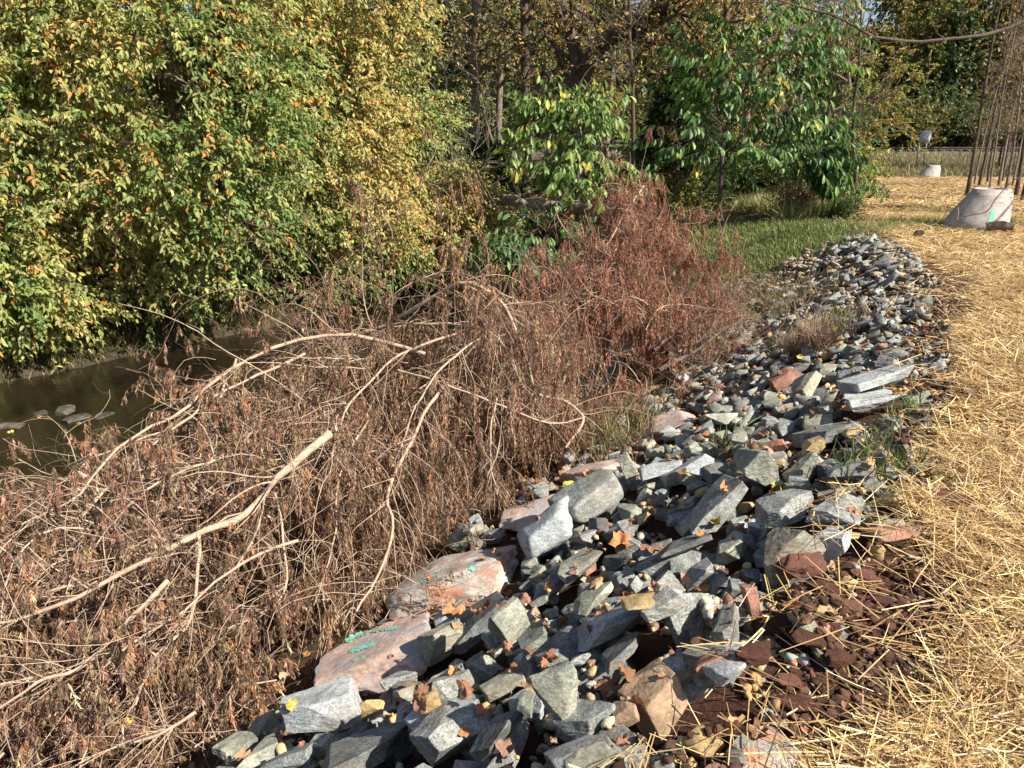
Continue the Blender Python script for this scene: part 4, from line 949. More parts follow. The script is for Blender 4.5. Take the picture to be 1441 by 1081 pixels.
# dark evergreen behind
def evergreen(base, H, label, seed, n=9000, R0=1.4):
    g = np.random.default_rng(seed); e = empty('evergreen_tree', base, label, 'tree', 'dark evergreens in the thicket'); z = g.random(n) ** .8; th = g.uniform(0, 6.28, n); r = R0 * (1 - z * .8) * g.uniform(.3, 1, n) ** .6
    P = np.stack([r * np.cos(th), r * np.sin(th), .3 + z * H], -1); D = nrm(np.stack([np.cos(th), np.sin(th), np.full(n, -.25)], -1) + g.normal(0, .35, (n, 3)))
    col = palette(n, [(.035, .065, .02), (.06, .09, .028), (.10, .13, .035)], [4, 4, 2], .2, g); V, F, C = leaves(P, D, g.normal(0, 1, (n, 3)), g.uniform(.12, .3, n), g.uniform(.02, .05, n), col, 'tuft')
    mb = MB(); T = curves(np.zeros((1, 3)), np.array([[0, 0, 1.]]), np.array([H]), 10, 0, .02, g=g); mb.add(*tubes(T, taper(np.array([.1]), 10, .2), 8))
    Lb, LR, _ = kids(T, taper(np.array([.1]), 10, .2), 60, .1, 1, (70, 100), (R0 * .6, R0), 6, .02, .05, .3, 0, g, True); mb.add(*tubes(Lb, LR, 4))
    tree_parts = (mb.mesh('trunk', M_bark_dark, True, cols=False), make_mesh('crown', V, F, C, M_leaf))
    for nm, me in zip(('trunk', 'crown'), tree_parts):
        o = bpy.data.objects.new(nm, me); COL.objects.link(o); o.parent = e
q = A_(950, 300, 21.5); evergreen((q[0], q[1], tz(q[0], q[1]) - .1), 3.6, 'dark juniper between the crooked tree and the large broad-leaved tree', 4, 12000, 1.7)
q = A_(700, 300, 21.5); evergreen((q[0] - .3, 22.5, tz(q[0], 22.5) - .1), 3.2, 'low dark evergreen in the shaded hollow above the bend', 5, 7000, 1.5)
q = A_(600, 300, 25); evergreen((q[0], 25, tz(q[0], 25) - .1), 7.5, 'tall green evergreen behind the golden leaves', 6, 12000, 2.2)

# mid and far woodland from a few grown forms, every tree its own object
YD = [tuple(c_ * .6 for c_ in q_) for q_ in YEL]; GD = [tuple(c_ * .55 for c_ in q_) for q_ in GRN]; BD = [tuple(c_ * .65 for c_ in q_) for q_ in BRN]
FORMS = [tree_meshes(200, 11, .17, 16, 90, 300, 7500, (.09, .16, .6), YEL, [2, 4, 1, 4, 1], .34, .12),
         tree_meshes(201, 10, .15, 16, 90, 320, 9000, (.09, .16, .6), GRN, [4, 4, 3, 3, 2], .36, .08),
         tree_meshes(202, 12, .18, 16, 90, 320, 7500, (.10, .17, .6), YEL, [3, 4, 2, 4, 1], .34, .10),
         tree_meshes(203, 10, .11, 18, 100, 450, 2600, (.07, .13, .6), BRN, [3, 3, 3, 3, 1], .3, .2, barkm=M_bark_dark)]
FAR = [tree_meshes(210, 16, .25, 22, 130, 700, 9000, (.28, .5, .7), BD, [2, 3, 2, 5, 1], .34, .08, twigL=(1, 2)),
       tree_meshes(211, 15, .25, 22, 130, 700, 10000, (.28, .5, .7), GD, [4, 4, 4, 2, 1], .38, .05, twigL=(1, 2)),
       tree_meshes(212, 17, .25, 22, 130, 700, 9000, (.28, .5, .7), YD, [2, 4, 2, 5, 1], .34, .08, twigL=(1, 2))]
def names_lr(n, what, where):
    w = ['leftmost', 'second from left', 'third from left', 'fourth from left', 'fifth from left', 'sixth from left', 'seventh from left', 'eighth from left', 'ninth from left', 'tenth from left'] + [x + ' from left' for x in ORD[10:]]
    return [f'{what}, {w[i] if i < len(w) else str(i + 1) + "th from left"} {where}' for i in range(n)]
mid = [(560, 27, 2, .8), (620, 31, 1, .9), (690, 36, 1, .8), (770, 40, 1, .9), (850, 42, 2, .9), (915, 38, 1, .8), (985, 30, 2, .8), (1040, 33, 0, .9), (1085, 28, 3, .85), (1110, 36, 1, .9), (1150, 31, 3, .8), (1185, 38, 2, .8), (1400, 47, 3, 1.25), (1455, 44, 3, 1.2), (1510, 46, 1, 1.0)]
MN = names_lr(len(mid), 'leafy autumn tree in the wood behind the stream', 'of its row')
for k, ((px, Y, f, s), lb) in enumerate(zip(mid, MN)):
    p = A_(px, 300, Y); tree('woodland_tree', (p[0], Y, tz(p[0], Y) - .1), FORMS[f], lb, 'tree', 'trees of the wood behind the stream', k * 2.1, s)
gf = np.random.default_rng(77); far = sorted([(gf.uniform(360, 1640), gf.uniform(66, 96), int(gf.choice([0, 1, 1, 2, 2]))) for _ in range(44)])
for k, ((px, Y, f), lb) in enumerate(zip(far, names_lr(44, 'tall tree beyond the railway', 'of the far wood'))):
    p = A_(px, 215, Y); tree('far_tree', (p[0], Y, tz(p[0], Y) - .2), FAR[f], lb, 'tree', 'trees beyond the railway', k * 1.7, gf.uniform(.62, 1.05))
# dense low shrubs: thicket under the trees
def shrub_meshes(seed, pal, wts, leafL=(.06, .11), R_=1.2, H=1.5, n=6500):
    g = np.random.default_rng(seed); st = 26; th = g.uniform(0, 6.28, st); D = np.stack([np.cos(th) * .5, np.sin(th) * .5, np.ones(st)], -1)
    C0 = curves(g.normal(0, .12, (st, 3)) * [1, 1, 0], D, g.uniform(.7, 1.1, st) * H, 8, .03, .1, g=g); R0 = taper(np.full(st, .018), 8); mb = MB(); mb.add(*tubes(C0, R0, 5))
    B, BR, _ = kids(C0, R0, 260, .15, 1, (25, 75), (R_ * .3, R_ * .75), 6, .05, .12, .5, 0, g); mb.add(*tubes(B, np.maximum(BR, .004), 3))
    idx = g.integers(0, 260, n); P, TT = on_curves(B, idx, g.uniform(.05, 1, n)); D = TT * .5 + perp(TT, g) * .6; D[:, 2] -= .4; L = g.uniform(*leafL, n)
    V, F, C = leaves(P, D, g.normal(0, .5, (n, 3)) + [.3, -.3, .8], L, L * .55, palette(n, pal, wts, .2, g), 'elm'); return mb.mesh('trunk', M_bark, True, cols=False), make_mesh('crown', V, F, C, M_leaf)
SH = [shrub_meshes(1, GRN, [4, 3, 5, 2, 1]), shrub_meshes(2, YEL, [2, 4, 1, 5, 1]), shrub_meshes(3, BRN, [3, 2, 4, 3, 1]), shrub_meshes(4, [(.28, .15, .07), (.36, .22, .11), (.2, .12, .06)], [1, 1, 1], (.02, .05), 1, 1.1, 9000), shrub_meshes(5, GD, [4, 3, 5, 2, 1]), shrub_meshes(6, YD, [2, 4, 1, 5, 1])]
shr = [(575, 24, 0, 1.5), (625, 22, 1, 1.2), (668, 24, 0, 1.5), (705, 26, 0, 1.4), (735, 21, 2, 1.2), (765, 24, 0, 1.5), (800, 20, 2, 1.1), (845, 22, 0, 1.3), (890, 21, 1, 1.1), (925, 24, 0, 1.5), (945, 20.5, 1, .8), (985, 23, 0, 1.3), (1040, 24, 1, 1.1), (1075, 22, 0, 1.0), (1150, 23.5, 0, 1.1), (1180, 26, 1, 1.2), (1225, 62, 4, 2.2), (1250, 64, 4, 2.8), (1275, 61, 5, 2.3), (1330, 62, 4, 2.6), (1305, 66, 4, 3.2)]
SN = names_lr(len(shr), 'bushy shrub in the thicket under the trees', '')
for k, ((px, Y, f, s), lb) in enumerate(zip(shr, SN)):
    p = A_(px, 300, Y); tree('shrub', (p[0], Y, tz(p[0], Y) - .08), SH[f], lb.strip(), 'shrub', 'shrubs of the thicket', k * 1.3, s)
p = A_(1122, 298, 18.3); tree('shrub', (p[0], p[1], tz(p[0], p[1]) - .1), SH[3], 'rounded reddish brown dry bush behind the grass', 'shrub', None, .4, .78)
p = A_(1185, 300, 16.8); tree('shrub', (p[0], p[1], tz(p[0], p[1]) - .05), SH[0], 'small dark green bush at the foot of the slim dark-stemmed tree', 'shrub', None, 1.4, .38)
# far-off wood closing the view
def far_woods():
    g = np.random.default_rng(8); n = 60000; x = g.uniform(-90, 130, n); y = g.uniform(100, 116, n); top = 8 + 8 * fbm(np.stack([x, y * 0, x * 0], -1), .07, 3); z = 1 + g.random(n) ** .9 * top
    L = g.uniform(.7, 1.4, n); V, F, C = leaves(np.stack([x, y, z], -1), g.normal(0, 1, (n, 3)) - [0, 0, .5], g.normal(0, .5, (n, 3)) + [.3, -.5, .6], L, L * .6, palette(n, [(.09, .11, .035), (.05, .07, .022), (.20, .18, .05), (.25, .15, .06)], [4, 4, 3, 2], .25, g), 'elm')
    setp(add('far_woods', make_mesh('far_woods', V, F, C, M_leaf)), 'distant mixed autumn wood closing the view', 'woods', kind='stuff')
far_woods()
# thicket of bare saplings at the right edge
BARE = [tree_meshes(300 + i, 9, .055, 11, 44, 110, 260, (.05, .09, .6), BRN, [3, 3, 3, 2, 1], .11, .15, .0, trunk_wig=.02, barkm=M_bark if i % 2 else M_bark_dark, limb_up=.25, twigL=(.3, .8)) for i in range(4)]
gf2 = np.random.default_rng(4)
sap = sorted([(1362, 26.5), (1369, 26.2), (1381, 27), (1392, 25), (1398, 28), (1408, 29), (1415, 26), (1423, 27.5), (1431, 25), (1440, 24), (1452, 26), (1387, 31), (1404, 33), (1420, 32), (1436, 31), (1465, 28), (1376, 30), (1448, 22), (1480, 25), (1500, 27), (1530, 26), (1560, 25)])
for k, ((px, Y), lb) in enumerate(zip(sap, names_lr(len(sap), 'tall thin bare sapling', 'in the thicket at the right edge'))):
    Y += (0, 9, 3, 15, 6, 1, 20)[k % 7]; p = A_(px, 270, Y); tree('bare_sapling', (p[0], Y, tz(p[0], Y) - .05), BARE[k % 4], lb, 'sapling', 'bare saplings at the right edge', k * 1.9, (.5 + (k * 7 % 5) * .13, .5 + (k * 7 % 5) * .13, 1.0 + (k % 4) * .12) if k % 6 else (1.15, 1.15, 1.3)).rotation_euler = (gf2.normal(0, .025), gf2.normal(0, .025), k * 1.9)
for k, (px, Y, s, lb) in enumerate([(1438, 19.0, 1.0, 'thicker dark trunk cut by the right edge behind the concrete cone')]):
    p = A_(px, 285, Y); tree('woodland_tree', (p[0] + .35, Y, tz(p[0], Y) - .05), FORMS[3], lb, 'tree', None, 2.0, s)
# overhanging branch across the top right, from a tree standing right of the frame
bo = np.array([13.5, 13.0, -.05])
limb_tree('overhanging_branch_tree', 'tree right of the view whose long thin bare branch arches across the top right', bo,
    [((bo, (13.4, 13.2, 3), (13.2, 13.4, 6), (13.2, 13.5, 10)), .16, .08), ((np.array([13.2, 13.4, 5.6]), A_(1490, 10, 13), A_(1340, 55, 12.8), A_(1240, 52, 12.6), A_(1175, 22, 12.5), A_(1100, 2, 12.4), A_(1040, -12, 12.3)), .032, .009)], 91, 34, 260, 500, (.05, .08), BRN, [1, 1, 1, 1, 1], None, M_bark_dark, (.3, .8))

# ------------------------------------------------------------------ fallen log across the hollow
def log_obj(name, pts, r, label, m_=None, seed=1, cat='log'):
    pts = np.array(pts, float); tt = np.linspace(0, len(pts) - 1, 18); q = np.stack([np.interp(tt, np.arange(len(pts)), pts[:, i]) for i in range(3)], -1)
    q += (np.stack([fbm(q + 5 * i + seed, 2.0, 3) for i in range(3)], -1) - .5) * r * 1.4; R_ = (r * (1 + .5 * (fbm(q + seed, 3, 3) - .5)) * np.linspace(1, .8, 18))[None]
    mb = MB(); V, F = tubes(q[None], R_, 14); mb.add(V, F)
    for e_, c_ in ((0, q[0]), (17 * 14, q[-1])):
        ringv = V[e_:e_ + 14]; vv = np.concatenate([ringv, [c_]]); mb.add(vv, np.array([[i, (i + 1) % 14, 14] for i in range(14)]))
    o = add(name, mb.mesh(name, m_ or M_bark, True, cols=False)); return setp(o, label, cat)
log_obj('fallen_log', [A_(680, 275, 17.2), A_(735, 285, 16.6), A_(800, 290, 16.2), A_(880, 300, 15.6)], .13, 'grey fallen log spanning the shaded hollow over the stream', bark('weathered_log', (.14, .11, .09), (.34, .29, .24), 9))

# ------------------------------------------------------------------ dead brush
def catmull(pts, n):
    pts = np.array(pts, float); tt = np.linspace(0, len(pts) - 1, n); i0 = np.clip(tt.astype(int), 0, len(pts) - 2); f = (tt - i0)[:, None]
    pm = pts[np.maximum(i0 - 1, 0)]; p0 = pts[i0]; p1 = pts[i0 + 1]; p2 = pts[np.minimum(i0 + 2, len(pts) - 1)]
    return .5 * ((2 * p0) + (-pm + p1) * f + (2 * pm - 5 * p0 + 4 * p1 - p2) * f ** 2 + (-pm + 3 * p0 - 3 * p1 + p2) * f ** 3)
def brush(name, label, base, mains, surf, ntwig, main_dir, seed, cols, wts, nfol, twm, tassel, fall=1.0, twigL=(.35, 1.0), grp='cut treetops dumped on the stream bank', filler=None):
    g = np.random.default_rng(seed); e = empty(name, base, label, 'dead branches', grp)
    MC = []; MR = []
    for pts, r0, r1 in mains:
        q = catmull(pts, 22); q = np.array([0, 0, CAM_Z]) + (q - [0, 0, CAM_Z]) * (.955 if name == 'cut_treetop' else 1.0); r0 *= 1.05; r1 *= 1.3; q += (np.stack([fbm(q + 5 * i + seed, 3.5, 3) for i in range(3)], -1) - .5) * .07
        R_ = (np.linspace(r0, r1, 22) * (1 + .3 * (fbm(q, 9, 2) - .5)))[None]; V, F = tubes(q[None], R_, 10); mb = MB(); mb.add(V, F)
        mb.add(np.concatenate([V[:10], [q[0]]]), np.array([[i, (i + 1) % 10, 10] for i in range(10)]))
        add('branch', mb.mesh('branch', twm, True, cols=False), e); MC.append(q[None]); MR.append(R_)
    MC = np.concatenate(MC); MR = np.concatenate(MR)
    # secondary boughs start in the heap and run with it, drooping at their tips
    u, v = g.random(ntwig), g.random(ntwig); P = surf(u, v, g); D = main_dir(u, v, g); keep = fbm(P + seed, 2.6, 3) > .46; P, D = P[keep], D[keep]; ntwig = len(P)
    S1 = curves(P, D, g.uniform(*twigL, ntwig), 8, g.uniform(.06, .30, ntwig) * fall, .22, g=g); R1 = taper(.0018 + .0055 * g.random(ntwig) ** 2.2, 8)
    K1, KR, _ = kids(MC, MR, 16 * len(MC), .12, 1, (25, 70), (.3, .9), 8, .10 * fall, .12, .35, .05, g); KR = np.clip(KR, .002, .007)
    S1 = np.concatenate([S1, K1]); R1 = np.concatenate([R1, KR])
    nb_ = 26; ub, vb = g.random(nb_), g.random(nb_) * .8; Pb = surf(ub, vb * .9 + .1, g) + (0, 0, .10); Cb = curves(Pb, main_dir(ub, vb, g) + (0, 0, .05), g.uniform(.7, 1.9, nb_), 14, g.uniform(.04, .12, nb_), .12, g=g); Rb = taper(g.uniform(.005, .0095, nb_), 14)
    for k_ in range(nb_):
        mb = MB(); mb.add(*tubes(Cb[k_:k_ + 1], Rb[k_:k_ + 1], 7)); add('branch', mb.mesh('branch', twm, True, cols=False), e)
    K2, KR2, _ = kids(Cb, Rb, 9 * nb_, .1, 1, (25, 75), (.2, .7), 8, .12 * fall, .16, .4, .05, g); KR2 = np.clip(KR2, .0018, .005); S1 = np.concatenate([S1, K2]); R1 = np.concatenate([R1, KR2])
    mb = MB(); mb.add(*tubes(S1, R1, 4))
    S2, R2, _ = kids(S1, R1, int(ntwig * 4.5), .1, 1, (25, 80), (.10, .38), 6, .22 * fall, .2, .5, 0, g); R2 = np.clip(R2, .0012, .0024)
    o = add('twigs', mb.mesh('twigs', twm, True, cols=False), e); o['kind'] = 'stuff'
    mb = MB(); mb.add(*tubes(S2, R2, 3)); o = add('fine_twigs', mb.mesh('fine_twigs', M_twig_mid, True, cols=False), e); o['kind'] = 'stuff'
    # dry foliage: tassels of fine drooping blades
    nt_ = nfol // 13; sub_ = np.where(fbm(S2[:, 0] + 3, 4.5, 2) > .46)[0]; idx = g.choice(sub_, nt_); Q, TT = on_curves(S2, idx, g.uniform(.3, 1, nt_))
    TC = curves(Q, TT * .4 + np.array([0, 0, -1.]) * fall + g.normal(0, .25, (nt_, 3)), g.uniform(*tassel, nt_), 4, .3, .1, g=g)
    i2 = np.repeat(np.arange(nt_), 34); P2, T2 = on_curves(TC, i2, g.random(len(i2))); D2 = T2 * .9 + perp(T2, g) * .7; D2[:, 2] -= .5
    L = g.uniform(.011, .038, len(i2)); ct = palette(nt_, cols, wts, .22, g)[i2]; C_ = ct * np.exp(g.normal(0, .2, (len(i2), 1)))
    V, F, C = leaves(P2, D2, g.normal(0, 1, (len(i2), 3)), L, L * g.uniform(.10, .22, len(i2)), C_, 'tuft')
    o = add('dead_foliage', make_mesh('dead_foliage', V, F, C, M_dead), e); o['kind'] = 'stuff'
BRC = [(.23, .14, .09), (.33, .21, .13), (.12, .075, .05), (.36, .185, .10), (.44, .33, .22)]
# crest and foot of the near heap, as real points (depth chosen from the bank they lie on)
CR = np.array([A_(-120, 850, 3.7), A_(0, 800, 4.3), A_(110, 705, 4.9), A_(220, 635, 5.6), A_(330, 560, 6.3), A_(450, 475, 7.0), A_(560, 425, 7.4), A_(650, 415, 7.5), A_(730, 470, 7.3), A_(800, 560, 7.0)])
FT = np.array([A_(-60, 1250, 2.35), A_(100, 1230, 2.5), A_(265, 1170, 2.7), A_(372, 1085, 2.95), A_(455, 985, 3.4), A_(520, 900, 3.85), A_(580, 825, 4.5), A_(650, 775, 5.0), A_(710, 730, 5.5), A_(800, 640, 6.4)])
def heap(CR, FT, thick, bulge):
    n = len(CR) - 1
    def f(u, v, g):
        a = np.stack([np.interp(u * n, np.arange(n + 1), CR[:, i]) for i in range(3)], -1); b = np.stack([np.interp(u * n, np.arange(n + 1), FT[:, i]) for i in range(3)], -1)
        p = a + (b - a) * v[:, None]; sv = .3 + .7 * np.sin(np.clip(v, 0, 1) * math.pi); p[:, 2] += bulge * np.sin(v * math.pi) - .10 - g.random(len(u)) ** 1.3 * thick + (fbm(p, 1.5, 3) - .5) * .75 * sv
        return p
    return f
hs = heap(CR, FT, .45, .26)
def sub_surf(u0, u1, v0, v1): return lambda u, v, g: hs(u0 + (u1 - u0) * u, v0 + (v1 - v0) * v, g)
def dir_left(u, v, g):  # boughs sweep down to the left and towards the viewer
    n = len(u); return np.stack([-.6 + g.normal(0, .6, n), -.45 + g.normal(0, .55, n), .1 + g.normal(0, .4, n)], -1)
def dir_arch(u, v, g):
    n = len(u); return np.stack([g.normal(.05, .7, n), -.35 + g.normal(0, .5, n), .15 + g.normal(0, .4, n)], -1)
T1 = M_twig
brush('cut_treetop', 'pale dead treetop at lower left with a thick bent bough over dry brown foliage', (-1.6, 3.2, -1.3),
    [((A_(462, 606, 4.9), A_(400, 662, 4.55), A_(345, 722, 4.25), A_(280, 752, 4.0), A_(190, 800, 3.8), A_(90, 850, 3.6), A_(0, 880, 3.5)), .026, .006),
     ((A_(232, 820, 3.75), A_(172, 880, 3.5), A_(112, 943, 3.25), A_(60, 965, 3.1), A_(-30, 1010, 3.0)), .013, .004),
     ((A_(280, 752, 4.0), A_(276, 800, 3.85), A_(262, 880, 3.6), A_(215, 925, 3.4), A_(195, 990, 3.2)), .010, .004),
     ((A_(388, 690, 4.4), A_(400, 780, 4.15), A_(385, 850, 3.9), A_(320, 890, 3.7)), .008, .003),
     ((A_(330, 640, 5.3), A_(260, 660, 5.0), A_(190, 705, 4.6), A_(130, 770, 4.2), A_(85, 850, 3.8)), .010, .003), ((A_(420, 760, 4.1), A_(350, 790, 3.9), A_(260, 860, 3.6), A_(180, 910, 3.35), A_(110, 990, 3.1)), .009, .003),
     ((A_(272, 1002, 3.05), A_(225, 1035, 2.95), A_(170, 1050, 2.9), A_(100, 1085, 2.8)), .008, .003)],
    sub_surf(0, .42, .15, 1), 900, dir_left, 101, BRC, [4, 4, 3, 2.5, 1], 170000, T1, (.04, .13))
brush('cut_treetop', 'tangled dead crown along the water side with long pale boughs curving to the left', (-2.8, 5.2, -1.4),
    [((A_(600, 500, 6.6), A_(480, 470, 6.6), A_(350, 505, 6.3), A_(250, 580, 5.7), A_(170, 630, 5.2), A_(100, 700, 4.7), A_(30, 740, 4.4)), .017, .004),
     ((A_(330, 505, 6.4), A_(310, 560, 6.1), A_(305, 640, 5.6)), .010, .004), ((A_(430, 500, 6.4), A_(300, 560, 5.9), A_(180, 660, 5.1), A_(110, 730, 4.6)), .012, .004),
     ((A_(250, 600, 5.7), A_(140, 640, 5.2), A_(80, 680, 5.0), A_(5, 698, 4.9)), .007, .002)],
    sub_surf(.05, .65, 0, .5), 900, dir_left, 102, BRC, [4, 4, 3, 2.5, 1], 150000, T1, (.04, .14))
brush('cut_treetop', 'arched dead treetop whose fronds hang like a curtain above the painted slabs', (-.6, 5.2, -1.3),
    [((A_(445, 480, 7.3), A_(520, 468, 7.2), A_(575, 440, 7.1), A_(645, 400, 6.9), A_(690, 412, 6.8), A_(722, 450, 6.7), A_(745, 520, 6.5), A_(758, 590, 6.3)), .022, .006),
     ((A_(540, 460, 7.1), A_(610, 455, 6.8), A_(670, 462, 6.6), A_(705, 480, 6.4), A_(735, 540, 6.2)), .014, .005),
     ((A_(625, 545, 6.1), A_(600, 575, 5.8), A_(570, 640, 5.3), A_(545, 690, 4.9), A_(548, 740, 4.6), A_(535, 800, 4.3), A_(500, 860, 4.0)), .014, .005),
     ((A_(690, 470, 6.6), A_(640, 500, 6.3), A_(590, 560, 5.8), A_(560, 640, 5.3)), .010, .003), ((A_(640, 470, 6.7), A_(560, 500, 6.4), A_(500, 560, 5.9), A_(470, 640, 5.4), A_(455, 720, 4.9)), .011, .003), ((A_(700, 560, 6.0), A_(690, 640, 5.6), A_(700, 700, 5.3)), .007, .003), ((A_(520, 590, 5.7), A_(480, 660, 5.2), A_(470, 760, 4.6), A_(440, 850, 4.1)), .009, .003),
     ((A_(693, 412, 6.9), A_(700, 450, 6.8), A_(703, 485, 6.6)), .011, .006), ((A_(560, 520, 6.3), A_(640, 545, 6.0), A_(760, 590, 6.0), A_(820, 590, 6.3)), .010, .004),
     ((A_(760, 555, 6.6), A_(800, 568, 6.6), A_(820, 592, 6.5), A_(795, 630, 6.3)), .014, .008)],
    sub_surf(.5, 1, 0, 1), 1150, dir_arch, 103, BRC, [4, 4, 3, 2, 1], 230000, T1, (.10, .30), 1.35, (.3, .8))
brush('cut_branch', 'thin bare branch arching up over the water behind the heap', A_(390, 470, 8.2),
    [((A_(385, 470, 8.2), A_(405, 430, 8.2), A_(450, 408, 8.2), A_(490, 395, 8.2), A_(515, 377, 8.2), A_(530, 380, 8.2)), .010, .004), ((A_(548, 450, 8.3), A_(552, 420, 8.3), A_(540, 395, 8.3), A_(565, 355, 8.3)), .008, .003)],
    lambda u, v, g: A_(470, 470, 7.8) + np.stack([u - .5, v * .3, -v * .4], -1), 40, dir_arch, 104, BRC, [1, 1, 1, 1, 1], 3000, M_twig_brown, (.03, .08))
# the farther, redder conifer top
CR2 = np.array([A_(700, 455, 8.3), A_(730, 400, 9.2), A_(790, 365, 9.8), A_(835, 325, 10.4), A_(875, 270, 10.9), A_(900, 238, 11.0), A_(935, 300, 11.0), A_(975, 350, 10.9), A_(985, 430, 10.6)])
FT2 = np.array([A_(760, 560, 7.0), A_(800, 600, 7.0), A_(830, 610, 7.0), A_(860, 600, 7.2), A_(890, 585, 7.5), A_(920, 560, 8.0), A_(950, 545, 8.5), A_(962, 525, 9.2), A_(972, 505, 9.8)])
hs2 = heap(CR2, FT2, .5, .22)
RED = [(.29, .13, .08), (.38, .175, .105), (.19, .085, .055), (.44, .28, .18), (.31, .18, .12)]
def dir_up(u, v, g): n = len(u); return np.stack([-.35 + g.normal(0, .5, n), -.2 + g.normal(0, .5, n), .55 + g.normal(0, .35, n)], -1)
brush('cut_conifer', 'rusty red dead conifer top piled in a tall peak beyond the heap of pale branches', (2.2, 8.8, -1.1),
    [((A_(1010, 510, 10), A_(960, 440, 10.4), A_(920, 350, 10.6), A_(905, 290, 10.7), A_(898, 245, 10.8)), .03, .006), ((A_(905, 262, 10.6), A_(880, 300, 10.3), A_(840, 370, 9.7), A_(800, 440, 9.0)), .012, .004),
     ((A_(960, 500, 9.6), A_(880, 440, 9.4), A_(800, 420, 9.3), A_(730, 450, 8.8)), .016, .005), ((A_(910, 300, 10.6), A_(955, 330, 10.4), A_(985, 380, 10.2), A_(995, 420, 10.1)), .008, .003), ((A_(780, 290, 10.6), A_(800, 330, 10.4), A_(850, 372, 10.1)), .006, .003)],
    hs2, 1500, dir_up, 105, RED, [4, 4, 3, 1.4, 2], 260000, M_twig, (.08, .22), 1.2, (.3, .8))
# butt ends fanning out on the bank right of the conifer
root = empty('cut_branch_bundle', ray_hit(1040, 500)[0], 'fan of dark cut stems and thin branches at the foot of the red conifer', 'branches', None)
gq = np.random.default_rng(9)
for k, (a0, a1, a2, r) in enumerate([((940, 500, 9.4), (990, 505, 9.6), (1085, 490, 10.3), .035), ((930, 520, 9.0), (1000, 480, 9.7), (1070, 440, 10.6), .028), ((950, 545, 8.8), (1010, 515, 9.3), (1100, 505, 9.9), .03), ((920, 490, 9.4), (980, 450, 9.9), (1050, 385, 10.6), .024), ((940, 560, 8.5), (985, 540, 8.9), (1075, 520, 9.5), .026), ((960, 500, 9.4), (1010, 450, 10), (1045, 400, 10.6), .02), ((950, 530, 9), (1030, 490, 9.7), (1110, 470, 10.2), .02)]):
    q = catmull([A_(a_[0], a_[1], a_[2] * .93) for a_ in (a0, a1, a2)], 14); q += (np.stack([fbm(q + 5 * i + k, 3, 3) for i in range(3)], -1) - .5) * .12
    mb = MB(); R_ = taper(np.array([r]), 14, .45); V, F = tubes(q[None], R_, 9); mb.add(V, F); mb.add(np.concatenate([V[-9:], [q[-1]]]), np.array([[i, (i + 1) % 9, 9] for i in range(9)])); add('branch', mb.mesh('branch', M_bark_dark, True, cols=False), root)
    if k == 0: MCs = [q[None]]; MRs = [R_]
    else: MCs.append(q[None]); MRs.append(R_)
B, BR, _ = kids(np.concatenate(MCs), np.concatenate(MRs), 170, .1, 1, (20, 80), (.25, .9), 7, .04, .16, .3, .1, gq); mb = MB(); mb.add(*tubes(B, np.clip(BR, .003, .008), 4))
B2, B2R, _ = kids(B, BR, 500, .1, 1, (20, 80), (.12, .4), 5, .1, .2, .5, 0, gq); mb.add(*tubes(B2, np.clip(B2R, .002, .004), 3)); o = add('twigs', mb.mesh('twigs', M_twig_brown, True, cols=False), root); o['kind'] = 'stuff'
def grass_clump(px, py, Y, seed, label, n=260, hgt=.42):
    g = np.random.default_rng(seed); p = ray_hit(px, py)[0] if Y is None else A_(px, py, Y); th = g.uniform(0, 6.28, n); D = np.stack([np.cos(th) * .5, np.sin(th) * .5, np.ones(n)], -1)
    C_ = curves(p + g.normal(0, .05, (n, 3)) * [1, 1, 0], D, g.uniform(.5, 1, n) * hgt, 6, .16, .1, g=g); mb = MB(); V, F = tubes(C_, taper(np.full(n, .003), 6, .3), 3); mb.add(V, F, np.repeat(palette(n, [(.32, .2, .14), (.42, .3, .2), (.2, .13, .1)], [1, 1, 1], .2, g), 18, 0))
    return setp(add('dead_weed_clump', mb.mesh('dead_weed_clump', M_dead)), label, 'dead weeds', 'dry weed clumps on the riprap')
grass_clump(1150, 490, None, 1, 'wispy grey-brown dead weed clump on the far riprap'); grass_clump(1118, 500, None, 2, 'smaller wispy dead weed clump left of the larger one', 180, .34)

